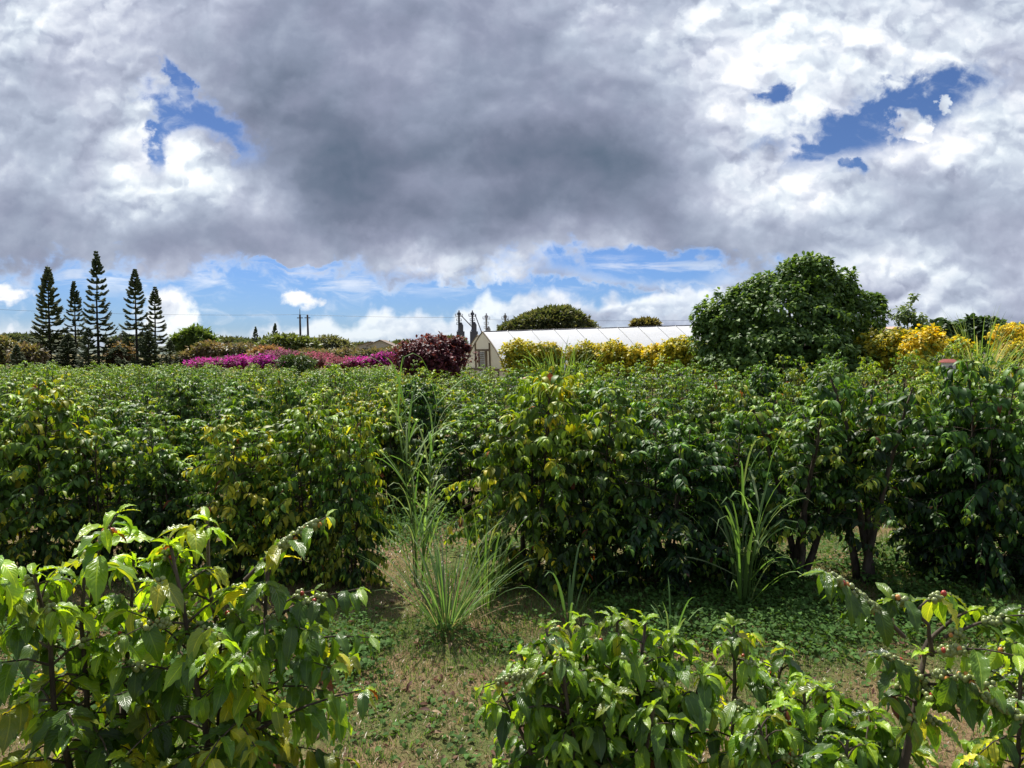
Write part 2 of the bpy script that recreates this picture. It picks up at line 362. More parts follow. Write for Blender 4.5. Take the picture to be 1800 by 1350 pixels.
# ------------------------------------------------------------------ leaf templates
def leaf_T(n, m, bend=.3, fold=.25, wav=.0, wf_=4, ph=0., tip=.12, twist=0., ratio=.37):
    v = []; u = []
    for i in range(n+1):
        t = i/n
        w = ratio/2*(math.sin(PI*min(1, t**.85))**.75 if 0 < t < 1 else 0)
        if t > .72: w *= 1-(t-.72)/.28*.55
        w = max(w, .004)
        ang = bend*t*1.3
        y = math.sin(ang)/max(bend*1.3, 1e-3) if bend > 1e-3 else t; z = -(1-math.cos(ang))/max(bend*1.3, 1e-3) if bend > 1e-3 else 0
        for j in range(m+1):
            s_ = j/m*2-1
            zz = abs(s_)*fold*w + (wav*abs(s_)**1.5*math.sin(2*PI*wf_*t+ph+(1.3 if s_ > 0 else 0))*min(1, 4*t*(1-t)+.2))
            a = twist*t
            xx = s_*w*math.cos(a)-zz*math.sin(a); zz = s_*w*math.sin(a)+zz*math.cos(a)
            v.append((xx, y+z*0, zz+z)); u.append((j/m, t))
    f = [[i*(m+1)+j, i*(m+1)+j+1, (i+1)*(m+1)+j+1, (i+1)*(m+1)+j] for i in range(n) for j in range(m)]
    return np.array(v), np.array(f), np.array(u)
rr = random.Random(5)
T_HI = [leaf_T(12, 4, rr.uniform(.5, 1.5), rr.uniform(.15, .6), rr.uniform(.025, .06), rr.uniform(2.5, 5.5), rr.uniform(0, 6), twist=rr.uniform(-.5, .5)) for _ in range(14)]
T_MID = [leaf_T(4, 2, rr.uniform(.5, 1.4), rr.uniform(.2, .5), 0, twist=rr.uniform(-.4, .4)) for _ in range(8)]
T_LO = [leaf_T(2, 2, rr.uniform(.5, 1.1), rr.uniform(.2, .5), 0, twist=rr.uniform(-.3, .3), ratio=.46) for _ in range(5)]
T_DIA = [(np.array([[0, 0, 0], [.22, .5, .06], [0, 1, -.12], [-.22, .5, .06]]), np.array([[0, 1, 2, 3]]), np.array([[.5, 0], [1, .5], [.5, 1], [0, .5]]))]
T_OV = [leaf_T(3, 2, .6, .3, ratio=.62), leaf_T(3, 2, 1.0, .2, ratio=.7)]

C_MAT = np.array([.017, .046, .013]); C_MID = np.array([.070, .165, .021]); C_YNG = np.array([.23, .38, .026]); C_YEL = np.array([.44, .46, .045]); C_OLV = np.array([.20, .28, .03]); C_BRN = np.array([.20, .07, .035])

def unit(v): v = np.asarray(v, float); return v/(np.linalg.norm(v, axis=-1, keepdims=True)+1e-9)

def coffee(seed, H=1.9, rad=.62, stems=None, nst=3, leafL=.135, T=T_MID, node=.085, lstep=.05, low=.12, yel=.08, dens=1.0, droop=.45, lo_wood=False, hue=0., topb=None, extra=(), sides=5, base_r=.017, barein=.30, fruit_p=0., topw=.45, fruit_ex=.5, yng=0, cav=.22):
    """a coffee shrub: upright stems carrying opposite pairs of arching side branches with paired hanging leaves"""
    g = np.random.default_rng(seed); wood = MB(); fol = MB(); fruits = []; yel0 = yel; yb = [yel]; vb = [1.]
    lp, ly, lz, ll, lc = [], [], [], [], []
    if stems is None:
        stems = []
        for k in range(nst):
            a = k*2*PI/nst+g.uniform(-.5, .5); q = rad*.42
            hh = H*g.uniform(.74, .97) if k else H
            stems.append(((math.cos(a)*.06, math.sin(a)*.06, 0), (math.cos(a)*q*g.uniform(.4, 1.1), math.sin(a)*q*g.uniform(.4, 1.1), hh)))
    def leafset(p, d, s_, vig, pos_t, tipb):
        """one leaf at p, branch direction d, side +-1"""
        yel = yb[0]; sd_ = np.cross(d, (0, 0, 1.)); n_ = np.linalg.norm(sd_); sd_ = sd_/(n_+1e-6)*s_
        dr = droop*g.uniform(.55, 1.35)
        y = sd_*g.uniform(.35, 1.0)+d*g.uniform(.15, .9)+g.normal(0, .22, 3)+np.array([0, 0, -1.])*dr+np.array([0, 0, .5])*tipb
        zz = np.array([0, 0, 1.])+sd_*.5*dr+d*.5*dr+g.normal(0, .22, 3)
        r_ = g.random()
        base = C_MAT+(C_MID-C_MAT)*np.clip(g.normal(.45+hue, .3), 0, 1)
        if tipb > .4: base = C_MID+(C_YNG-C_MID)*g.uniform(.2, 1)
        base = base + (C_MID-C_MAT)*.7*(p[2]/H-.62)  # lighter upward: new growth plus sunlit tops and shaded interior painted in
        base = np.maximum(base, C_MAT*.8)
        if yng: base = base+(C_YNG-base)*np.clip(yng*g.random()*(p[2]/H*3-1.6), 0, 1)*(1 if vb[0] > 1.0 else .12)  # lime upper leaves: young growth and a sunlit look, both in the colour
        if r_ < yel: base = C_OLV+(C_YEL-C_OLV)*g.random()**.6
        elif r_ < yel*2.6: base = C_OLV*g.uniform(.6, 1.1)
        elif r_ < yel*2.6+.006: base = C_BRN*g.uniform(.5, 1.2)
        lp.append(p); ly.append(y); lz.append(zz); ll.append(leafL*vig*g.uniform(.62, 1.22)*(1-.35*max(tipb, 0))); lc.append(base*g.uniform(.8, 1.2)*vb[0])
    def branch(p0, d0, Lb, rb=.004, k=.38, bare=barein, fr=True):
        ns = max(4, int(Lb/.07)); t = np.linspace(0, 1, ns)
        vb[0] = g.uniform(.68, 1.35); yb[0] = yel0*(.15 if g.random() < .72 else 3.4)
        dn = dens*(1 if g.random() < .8 else .45)
        hd = unit([d0[0], d0[1], 0]); side = np.array([-hd[1], hd[0], 0])
        bow = g.normal(0, .10)*Lb
        pts = np.asarray(p0)+np.outer(t*Lb, d0)-np.outer(k*Lb*t**2, [0, 0, 1.])+np.outer(bow*t**2, side)
        if not lo_wood or Lb > .3: wood.tube(pts, np.linspace(rb, .0016, ns), 3 if lo_wood else 4, cap=False)
        dist = bare*Lb+g.uniform(0, .03)
        while dist < Lb:
            tt = dist/Lb; i = min(int(tt*(ns-1)), ns-2); fr_ = tt*(ns-1)-i
            p = pts[i]*(1-fr_)+pts[i+1]*fr_; d = unit(pts[i+1]-pts[i])
            for s_ in (-1, 1):
                if g.random() < dn: leafset(p+g.normal(0, .006, 3), d, s_, .75+.3*math.sin(PI*min(1, tt*1.05)), tt, 0 if tt < .75 else .3)
            if fruit_p and fr and tt < .9 and g.random() < fruit_p: fruits.append((p, d, int(g.integers(5, 14))))
            dist += lstep*g.uniform(.8, 1.25)
        p = pts[-1]; d = unit(pts[-1]-pts[-2])
        if fruit_p and fr == 2:
            for q in np.arange(.12, .9, .03/Lb):
                if g.random() < fruit_ex: fruits.append((np.array([np.interp(q, t, pts[:, i]) for i in range(3)]), d, int(g.integers(6, 15))))
        for s_ in (-1, 1): leafset(p, d, s_, .8, 1, .55)
        if g.random() < .7: leafset(p, d, g.choice([-.4, .4]), .55, 1, .9)
    for (b, tp) in stems:
        b = np.array(b, float); tp = np.array(tp, float); Ls = np.linalg.norm(tp-b)
        n = max(6, int(Ls/.15)); t = np.linspace(0, 1, n); dd = tp-b
        wob = np.cumsum(g.normal(0, .008, (n, 3)), 0); wob[:, 2] = 0; wob -= np.outer(t, wob[-1])
        pts = b+np.outer(t, dd)+np.stack([dd[0]*(t**1.6-t), dd[1]*(t**1.6-t), 0*t], 1)*.6+wob
        wood.tube(pts, (base_r*(1-t*.82) if b[2] < .3 else .006*(1-t*.6))+.001, sides)
        z0 = low*Ls; s_ = z0; az = g.uniform(0, PI)
        while s_ < Ls:
            tt = s_/Ls; i = min(int(tt*(n-1)), n-2); fr_ = tt*(n-1)-i
            p = pts[i]*(1-fr_)+pts[i+1]*fr_
            prof = min(1.0, topw*.35+(1-tt)**.62*1.25)*(.72+.28*min(1, tt/.35))
            for a in (az, az+PI):
                if g.random() < .95 and vn((a % (2*PI))*1.1+seed*.37, p[2]*3.4+seed*1.7, seed) > cav:
                    el = R(18+34*tt**3+g.normal(0, 8)); aa = a+g.normal(0, .25)
                    d0 = np.array([math.cos(aa)*math.cos(el), math.sin(aa)*math.cos(el), math.sin(el)])
                    branch(p, d0, rad*prof*g.uniform(.7, 1.15)*(1.0 if tt < .97 else .5), k=.30+.25*g.random())
            az += PI/2+g.normal(0, .2); s_ += node*(1-.35*tt)*g.uniform(.85, 1.15)
        for k in range(5):
            a = k*2.4; d = unit([math.cos(a)*.7, math.sin(a)*.7, .75]); leafset(pts[-1], d, .3, .75, 1, .9)
    for (p0, p1, k) in extra:
        p0 = np.array(p0, float); p1 = np.array(p1, float); q = p1-p0; Lb = np.linalg.norm(q); d0 = q/Lb+np.array([0, 0, k]); branch(p0, d0, Lb, .006, k, .25, 2)
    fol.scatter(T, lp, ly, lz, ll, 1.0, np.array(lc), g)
    return wood, fol, fruits

# berries
def ico(sub=1):
    t = (1+5**.5)/2
    v = unit(np.array([[-1, t, 0], [1, t, 0], [-1, -t, 0], [1, -t, 0], [0, -1, t], [0, 1, t], [0, -1, -t], [0, 1, -t], [t, 0, -1], [t, 0, 1], [-t, 0, -1], [-t, 0, 1]]))
    f = [[0, 11, 5], [0, 5, 1], [0, 1, 7], [0, 7, 10], [0, 10, 11], [1, 5, 9], [5, 11, 4], [11, 10, 2], [10, 7, 6], [7, 1, 8], [3, 9, 4], [3, 4, 2], [3, 2, 6], [3, 6, 8], [3, 8, 9], [4, 9, 5], [2, 4, 11], [6, 2, 10], [8, 6, 7], [9, 8, 1]]
    v = list(map(tuple, v))
    for _ in range(sub):
        cache = {}; nf = []
        def mid(a, b):
            k = (min(a, b), max(a, b))
            if k not in cache: v.append(tuple(unit(np.array(v[a])+np.array(v[b])))); cache[k] = len(v)-1
            return cache[k]
        for a, b, c in f: ab, bc, ca = mid(a, b), mid(b, c), mid(c, a); nf += [[a, ab, ca], [b, bc, ab], [c, ca, bc], [ab, bc, ca]]
        f = nf
    f = np.array(f); return np.array(v), np.hstack([f, f[:, 2:3]])
ICO = ico(1); ICO2 = ico(2)
def berries(mb, p, d, n, g, r=.0068, ripe=.06, hi=True):
    V, Fc = ICO2 if hi else ICO
    a = unit(np.cross(d, [0.1, .2, 1])); b = np.cross(d, a)
    for k in range(n):
        th = k*2.4+g.uniform(-.4, .4); off = (k/n-.5)*.034
        q = p+d*off+(a*math.cos(th)+b*math.sin(th))*(r*1.25)+np.array([0, 0, -.003])
        x = g.random()
        c = np.array([.42, .055, .03]) if x < ripe*.5 else np.array([.62, .26, .06]) if x < ripe else np.array([.26, .31, .10])*g.uniform(.75, 1.2)
        s_ = r*g.uniform(.8, 1.15)
        mb.add(V*[s_, s_, s_*1.15]+q, Fc, c)

# ------------------------------------------------------------------ ground and grass
def m_ground():
    m = bpy.data.materials.new('ground_soil_and_turf'); m.use_nodes = True; nt = m.node_tree; p = nt.nodes['Principled BSDF']; p.inputs['Roughness'].default_value = .95; p.inputs['Specular IOR Level'].default_value = .1
    g = nt.nodes.new('ShaderNodeNewGeometry'); pos = g.outputs['Position']
    a = noise(nt, pos, .9, 5, .55).ss(.40, .60); b = noise(nt, pos, 24, 6, .7); c = noise(nt, pos, 90, 4, .7)
    dry = mixc(nt, c.ss(.35, .65), (.15, .085, .05), (.33, .215, .13)); grn = mixc(nt, b.ss(.35, .65), (.05, .065, .02), (.12, .15, .045))
    col = mixc(nt, (a*.7+b*.5+.02).clamp(), dry, grn)
    nt.links.new(col, p.inputs['Base Color'])
    bp = nt.nodes.new('ShaderNodeBump'); bp.inputs['Strength'].default_value = .8; bp.inputs['Distance'].default_value = .03; nt.links.new((b*.6+c*.4).k, bp.inputs['Height']); nt.links.new(bp.outputs[0], p.inputs['Normal'])
    return m
ys = np.unique(np.concatenate([np.linspace(-60, 0, 8), np.linspace(0, 14, 57), np.linspace(14, 60, 60), np.linspace(60, 160, 30), np.linspace(160, 1500, 16)]))
xs = np.unique(np.concatenate([-np.geomspace(16, 1500, 30), np.linspace(-16, 16, 81), np.geomspace(16, 1500, 30)]))
gx, gy = np.meshgrid(xs, ys); gzv = ground_z(gx, gy)
vv = np.stack([gx, gy, gzv], -1).reshape(-1, 3); nx = len(xs)
ii = np.arange(len(ys)-1)[:, None]*nx+np.arange(nx-1)[None]; ff = np.stack([ii, ii+1, ii+nx+1, ii+nx], -1).reshape(-1, 4)
go = MB().add(vv, ff, (.2, .15, .1)).build('ground', m_ground()); tag(go, kind='structure')

# hills far off
def hills():
    mb = MB(); rows = [(700, 0), (760, 1), (840, .8), (950, 0)]
    X_ = np.linspace(-1100, 1100, 160)
    v = []
    for (y, k) in rows:
        h = 9*k*(fbm(X_*.006+3, X_*0+y*.01, 5)*1.1+.35)*(.85+.5*sm(100, -600, X_))
        v.append(np.stack([X_, np.full_like(X_, y), h-3.5], 1))
    v = np.concatenate(v); n = len(X_)
    i = np.arange(len(rows)-1)[:, None]*n+np.arange(n-1)[None]
    mb.add(v, np.stack([i, i+1, i+n+1, i+n], -1).reshape(-1, 4), (.1, .12, .08))
    m = mat('far_hillside', (.075, .105, .085), .95, .02, .35, c2=(.12, .13, .11), coord='Object')
    return mb.build('hills', m)
tag(hills(), kind='structure')

def grass():
    g = np.random.default_rng(11); mb = MB()
    def patch(n, y0, y1, hmin, hmax, wd):
        y = np.sqrt(g.uniform(y0*y0, y1*y1, n)); x = g.uniform(-.78, .78, n)*y
        f = fbm(x*.9, y*.9, 21); dryness = sm(.44, .60, 1-f)
        # green in the tree-row shade to the right, straw towards the camera and in the gap
        dryness = np.clip(dryness+.25*sm(6.0, 5.0, y)-.5*sm(.6, 1.5, x)*sm(5.2, 5.9, y)*sm(11, 9, y), 0, 1)
        z = ground_z(x, y); L = g.uniform(hmin, hmax, n)*(1-.35*dryness)
        isd = g.random(n) < .06+.50*dryness
        th = g.uniform(0, 2*PI, n); lean = np.where(isd, g.uniform(.5, 2.2, n), g.uniform(.15, .8, n))
        Yd = np.stack([np.cos(th)*lean, np.sin(th)*lean, np.ones(n)], 1); Zd = np.stack([-np.cos(th), -np.sin(th), lean], 1)
        c = np.where(isd[:, None], np.array([.34, .24, .14])*g.uniform(.45, 1.1, (n, 1)), np.array([.09, .165, .03])*g.uniform(.6, 1.5, (n, 1)))
        T = [(np.array([[-.5, 0, 0], [.5, 0, 0], [.35, .6, -.06], [-.35, .6, -.06], [.02, 1, -.22], [-.02, 1, -.22]]), np.array([[0, 1, 2, 3], [3, 2, 4, 5]]), np.zeros((6, 2)))]
        mb.scatter(T, np.stack([x, y, z-.003], 1), Yd, Zd, L, wd/L, c, g)
    patch(110000, 3.2, 7.5, .03, .08, .005); patch(45000, 7.5, 14, .05, .12, .009)
    return mb.build('grass', 'blade')
tag(grass(), kind='stuff', cat='grass', label='short mixed green and straw dry grass on the ground between rows')

def litter():
    g = np.random.default_rng(12); mb = MB(); n = 3400
    y = np.sqrt(g.uniform(3.4**2, 9**2, n)); x = g.uniform(-.75, .75, n)*y
    cl = fbm(x*1.1, y*1.1, 31); keep = (cl > .5) | (g.random(n) < .25) | ((abs(x+.75) < .9) & (abs(y-5.6) < 1.2)); x, y = x[keep], y[keep]; n = len(x)
    c = np.array([[.30, .19, .11], [.18, .09, .055], [.42, .30, .18], [.11, .05, .035]])[g.integers(0, 4, n)]*g.uniform(.7, 1.2, (n, 1))
    mb.scatter(T_MID, np.stack([x, y, ground_z(x, y)+g.uniform(.005, .03, n)], 1), np.stack([g.normal(0, 1, n), g.normal(0, 1, n), g.normal(0, .25, n)], 1), g.normal(0, .3, (n, 3))+[0, 0, 1], g.uniform(.04, .11, n), g.uniform(.6, 1, n), c, g)
    return mb.build('leaf_litter', 'petal')
tag(litter(), kind='stuff', cat='leaf litter', label='dry brown fallen leaves scattered on the ground')

def weeds():
    g = np.random.default_rng(13); mb = MB()
    pos, Yv, Zv, L, c = [], [], [], [], []
    def add(x0, x1, y0, y1, n, thr, hh):
        x = g.uniform(x0, x1, n); y = g.uniform(y0, y1, n); ex = np.minimum(np.minimum(x-x0, x1-x), np.minimum(y-y0, y1-y)); k = fbm(x*1.6, y*1.6, 41)-.35*sm(.7, 0, ex)*g.uniform(0, 1, n)-.12*g.random(n) > thr-.07; x, y = x[k], y[k]; m = len(x)
        h = g.uniform(.02, hh, m)*(.4+fbm(x*2.3, y*2.3, 44))
        pos.append(np.stack([x, y, ground_z(x, y)+h], 1)); Yv.append(np.stack([g.normal(0, 1, m), g.normal(0, 1, m), g.normal(.2, .3, m)], 1)); Zv.append(g.normal(0, .35, (m, 3))+[0, 0, 1])
        L.append(g.uniform(.025, .06, m)); c.append(np.array([.06, .13, .03])*g.uniform(.6, 1.4, (m, 1)))
    add(-1.2, 3.5, 3.6, 5.4, 2600, .46, .05); add(.7, 5.6, 5.0, 7.6, 24000, .38, .12); add(-1.4, .5, 4.9, 6.0, 3800, .56, .14); add(-4.5, -1.0, 4.2, 6.5, 9000, .45, .12); add(-2, 2, 7.6, 11, 7000, .5, .15); add(-6, 7, 8.5, 10, 12000, .45, .25); add(2, 8, 6.3, 8.4, 9000, .42, .3)
    mb.scatter(T_OV, np.concatenate(pos), np.concatenate(Yv), np.concatenate(Zv), np.concatenate(L), 1, np.concatenate(c), g)
    return mb.build('ground_cover', 'weed')
tag(weeds(), kind='stuff', cat='ground cover', label='low leafy green weeds in the shade before the coffee row')

# ------------------------------------------------------------------ foreground shrubs
def fg_shrub(seed, base, label, stems, extra=(), fruitN=10, **kw):
    """base: world xy of the foot; stems and extra are in world coordinates"""
    bx, by = base; o = np.array([bx, by, gz(bx, by)])
    kw.setdefault('T', T_HI); kw.setdefault('yng', 1.05); kw.setdefault('cav', .27); kw.setdefault('barein', .36); kw.setdefault('H', 1.7); kw.setdefault('leafL', .098); kw.setdefault('lstep', .026); kw.setdefault('node', .062); kw.setdefault('sides', 8)
    st = [(np.array(a)-o, np.array(b)-o) for a, b in stems]; ex = [(np.array(a)-o, np.array(b)-o, k) for a, b, k in extra]
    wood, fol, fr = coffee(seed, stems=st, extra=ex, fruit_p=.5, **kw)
    e = empty('coffee_shrub', o, label, 'coffee shrub', 'coffee shrubs in the front row')
    wood.build('stem', 'bark', e); fol.build('foliage', 'leaf_near', e)
    g = np.random.default_rng(seed+500)
    # keep the berry bunches that stand highest and nearest to the lens side
    fr = sorted(fr, key=lambda q: -(q[0][2]-.35*q[0][1]+g.uniform(0, .5)))[:fruitN*3]
    by_ = {}
    for (p, d, n) in fr:
        mb = MB(); berries(mb, p, d, n, g, ripe=kw.get('ripe', .1)); mb.build('berry_cluster', 'berry', e)
    return e
W_ = lambda px, py, d: tuple(at(px, py, d))
def foot(px, d, dx=0): x = at(px, 1000, d)[0]+dx; return (x, d, gz(x, d))
fA = foot(165, 2.05); fB = foot(400, 2.05); fC = foot(1085, 2.2); fD = foot(1300, 2.45); fE = foot(1460, 2.15); fF = foot(1530, 2.0)
fg_shrub(101, fA[:2], 'leafy foreground coffee shrub at the far left edge with yellowing leaves and red berries', [(fA, W_(150, 985, 2.05)), (fA, W_(60, 1010, 1.9)), (fA, W_(235, 985, 2.2))],
         extra=((W_(160, 1060, 2.05), W_(175, 905, 1.85), .25), (W_(60, 1120, 1.9), W_(-40, 960, 1.75), .3)), rad=.38, leafL=.115, yel=.15, hue=.2, fruitN=9, low=.45, droop=.42, dens=.85)
fg_shrub(102, fB[:2], 'broad foreground coffee shrub left of the dry track with arching bright green branch tips', [(fB, W_(365, 915, 2.1)), (fB, W_(470, 985, 2.0)), ((fB[0]+.05, fB[1], fB[2]), W_(300, 960, 1.95))],
         extra=((W_(430, 1020, 2.0), W_(560, 915, 1.95), .25), (W_(440, 1110, 2.0), W_(625, 1040, 1.95), .25), (W_(440, 1290, 1.95), W_(640, 1215, 1.9), .2), (W_(420, 1160, 2.0), W_(650, 1120, 2.1), .3)), rad=.40, leafL=.106, yel=.06, hue=.15, fruitN=10, low=.45, droop=.45, dens=.9)
fg_shrub(103, fC[:2], 'round glossy bright green coffee shrub at the bottom centre of the foreground', [(fC, W_(1085, 1085, 2.2)), (fC, W_(960, 1105, 2.2)), (fC, W_(1180, 1120, 2.25)), (fC, W_(1060, 1200, 2.05)), (fC, W_(1020, 1085, 2.3)), (fC, W_(1135, 1090, 2.15)), (fC, W_(1235, 1185, 2.2)), (fC, W_(915, 1150, 2.25)), (fC, W_(880, 1215, 2.15)), (fC, W_(985, 1150, 2.05)), (fC, W_(1150, 1240, 2.0))],
         extra=((W_(1020, 1180, 2.1), W_(850, 1215, 2.05), .35),), rad=.28, cav=.1, yel=.02, hue=.3, fruitN=7, low=.4, droop=.45)
fg_shrub(104, fD[:2], 'small coffee shrub just right of the round bright one with open bare lower stems', [(fD, W_(1290, 1100, 2.45)), (fD, W_(1380, 1140, 2.5))], rad=.27, cav=.1, yel=.06, hue=.25, fruitN=3, low=.62, droop=.5, dens=.95)
fg_shrub(105, fE[:2], 'low dense coffee shrub at the bottom right in front of the bare leaning trunk', [(fE, W_(1450, 1215, 2.15)), (fE, W_(1530, 1250, 2.1)), (fE, W_(1370, 1240, 2.1)), (fE, W_(1410, 1190, 2.3)), (fE, W_(1590, 1290, 2.15)), (fE, W_(1490, 1300, 1.95)), (fE, W_(1330, 1260, 2.0))], rad=.32, cav=.05, yel=.03, hue=.25, fruitN=4, low=.5, droop=.5)
tF = W_(1625, 1150, 1.95)
fg_shrub(106, fF[:2], 'foreground coffee tree with a bare leaning trunk and long berry laden branches at right edge', [((fF), tF), (tF, W_(1600, 1060, 1.9)), (tF, W_(1700, 1075, 2.0))],
         extra=((W_(1590, 1120, 1.9), W_(1440, 1000, 1.85), .18), (tF, W_(1790, 1150, 1.8), .3), (W_(1600, 1180, 1.95), W_(1540, 1150, 1.9), .3), (W_(1660, 1120, 1.95), W_(1830, 1075, 1.95), .25), (W_(1600, 1200, 1.95), W_(1810, 1260, 1.85), .4), (W_(1600, 1190, 1.95), W_(1760, 1200, 1.8), .3)), rad=.30, yel=.06, hue=.1, fruitN=26, low=.84, droop=.6, dens=1.0, base_r=.030, barein=.4, fruit_ex=.55)
fG = foot(1790, 2.2)
fg_shrub(107, fG[:2], 'coffee shrub cut by the right edge of the photo beside the berry laden tree', [(fG, W_(1800, 1110, 2.2)), (fG, W_(1850, 1050, 2.3))], rad=.28, yel=.06, hue=.1, fruitN=5, low=.55, droop=.5, dens=.9)

# ------------------------------------------------------------------ coffee rows
NV = 8
VAR = []
for k in range(NV):
    y_ = (.03, .12, .05, .2, .04, .08, .02, .14)[k]; h_ = (.0, .25, .1, .35, .05, .2, -.1, .3)[k]
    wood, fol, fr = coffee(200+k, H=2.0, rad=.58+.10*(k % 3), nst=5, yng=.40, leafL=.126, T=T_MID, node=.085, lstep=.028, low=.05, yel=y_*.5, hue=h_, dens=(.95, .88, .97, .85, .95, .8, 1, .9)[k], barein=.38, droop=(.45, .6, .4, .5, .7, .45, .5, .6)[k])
    fm = MB(); g = np.random.default_rng(k)
    VAR.append((wood.mesh('stem', 'bark'), fol.mesh('foliage', 'leaf')))
for k in range(2):
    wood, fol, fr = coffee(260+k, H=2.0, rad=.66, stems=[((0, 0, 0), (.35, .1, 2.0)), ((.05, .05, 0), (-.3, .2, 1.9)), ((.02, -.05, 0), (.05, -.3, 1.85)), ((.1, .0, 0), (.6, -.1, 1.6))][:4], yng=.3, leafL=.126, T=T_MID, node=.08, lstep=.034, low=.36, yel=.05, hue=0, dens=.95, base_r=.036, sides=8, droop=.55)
    VAR.append((wood.mesh('stem', 'bark'), fol.mesh('foliage', 'leaf')))
LOV = []
for k in range(6):
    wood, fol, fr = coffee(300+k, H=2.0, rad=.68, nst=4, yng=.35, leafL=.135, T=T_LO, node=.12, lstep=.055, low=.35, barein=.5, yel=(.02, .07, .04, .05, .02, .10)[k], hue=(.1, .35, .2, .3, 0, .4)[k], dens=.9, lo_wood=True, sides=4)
    LOV.append((wood.mesh('stem', 'bark'), fol.mesh('foliage', 'leaf'), wood, fol))
rg = random.Random(77)
# the first full row behind the dry track: photo column, top, depth, width, label
ROW = [
 (-70, 690, 7.6, 1.0, 3, 'yellow green coffee shrub entering the first hedge row from the left edge'),
 (60, 662, 7.3, 1.15, 1, 'tall bright yellow green coffee shrub at the left end of the first hedge row'),
 (185, 705, 7.5, 1.0, 5, 'second coffee shrub from the left in the hedge row behind the big front shrubs'),
 (295, 745, 7.4, .9, 0, 'sparse coffee shrub with bare pale twigs, third from the left in the hedge row'),
 (425, 722, 7.2, 1.0, 3, 'coffee shrub with a yellowing drooping top, fourth from the left in the hedge row'),
 (540, 705, 7.2, 1.0, 7, 'dark coffee shrub with mixed yellow leaves, fifth from left in the hedge row'),
 (620, 712, 7.0, .72, 3, 'coffee shrub with a yellow tip hard against the left side of the gap'),
 (935, 640, 7.1, 1.15, 1, 'tall coffee shrub with a yellow crest beside the gap, behind the tall grass'),
 (1050, 672, 6.9, 1.05, 0, 'dark drooping coffee shrub second to the right of the gap'),
 (1165, 700, 7.0, 1.0, 2, 'dark green coffee shrub third to the right of the gap, reaching the ground'),
 (1275, 715, 7.2, .95, 4, 'coffee shrub behind the broad leaved tall cane in the hedge row'),
 (1400, 700, 7.0, 1.1, 8, 'coffee shrub with a thick leaning trunk right of the tall cane'),
 (1530, 652, 7.1, 1.15, 9, 'tall coffee shrub with clustered trunks and dark green round leaves near the right'),
 (1645, 690, 7.4, 1.0, 6, 'dark shaded coffee shrub second from the right end of the hedge row'),
 (1725, 628, 7.1, 1.1, 4, 'tallest dark coffee shrub at the right end of the hedge row'),
 (1850, 650, 7.2, 1.1, 2, 'coffee shrub cut off by the right edge in the hedge row'),
]
def place(mesh_pair, x, y, H, wd, label, group, rz, names=('stem', 'foliage'), parts=True):
    z = gz(x, y); e = empty('coffee_shrub', (x, y, z), label, 'coffee shrub', group, rz)
    e.scale = (wd, wd, H/2.0)
    link_mesh(names[0], mesh_pair[0], e); link_mesh(names[1], mesh_pair[1], e)
    return e
for i, (px, py, d, wd, v, lab) in enumerate(ROW):
    p = at(px, py+6, d); H = p[2]-gz(p[0], d)
    place(VAR[v], p[0], d+rg.uniform(-.15, .15), H, wd*.96, lab, 'coffee shrubs of the first hedge row', rg.uniform(0, 6.28) if v < 8 else (.2, 2.6)[v-8])
    if i in (1, 3, 5, 8, 10, 12, 14): pass
REG = [(-1e9, 330, 'below the pines'), (330, 700, 'below the magenta hedge'), (700, 880, 'below the purple bush'), (880, 1215, 'below the yellow hedge'), (1215, 1560, 'below the big round tree'), (1560, 1e9, 'near the right edge')]
ORD = ['second', 'third', 'fourth', 'fifth', 'sixth', 'seventh', 'eighth', 'ninth', 'tenth', 'eleventh']
count = 0; stuff = MB()
rowy = [10.3, 13.2, 16.1, 19.0, 22.0, 25.0, 28.0, 31.0, 34.0]
for r_, y0 in enumerate(rowy + [37, 40, 43, 46, 49, 52]):
    step = 1.02+.02*r_; x = -.76*y0
    xmax = .78*y0 if y0 < 36 else -.085*y0
    while x < xmax:
        xx = x+rg.uniform(-.15, .15); yy = y0+rg.uniform(-.2, .2)+.02*xx
        px = 900+F*xx/yy
        H = 1.66+.24*sm(900, 1500, px)+.12*sm(1480, 1560, px)+rg.uniform(-.30, .16)+(.22 if rg.random() < .12 else 0)
        if r_ == 0: H = 1.62+.22*sm(600, 1500, px)+rg.uniform(-.25, .15)
        if y0 > 23 and px > 1540: x += step; continue          # the yellow hedge and cane stand here
        if y0 > 30 and 1200 < px: x += step; continue
        lab = f'coffee shrub in the {ORD[min(r_, 9)]} hedge row, ' + [t for a, b, t in REG if a <= px < b][0]
        if y0 < 36 and count < 280:
            pair = VAR[rg.randrange(NV)] if y0 < 14 else LOV[rg.randrange(6)][:2]
            place(pair, xx, yy, float(H), rg.uniform(.88, 1.08), lab, f'coffee shrubs of the {ORD[min(r_, 9)]} hedge row', rg.uniform(0, 6.28)); count += 1
        else:
            stuff.merge(LOV[rg.randrange(6)][3], (xx, yy, gz(xx, yy)), rg.uniform(0, 6.28), (1.05, 1.05, float(H)/2))
        x += step
print('rows', count)
tag(stuff.build('coffee_field', 'leaf'), 'far rows of coffee shrubs reading as one green field edge', 'coffee field', kind='stuff')

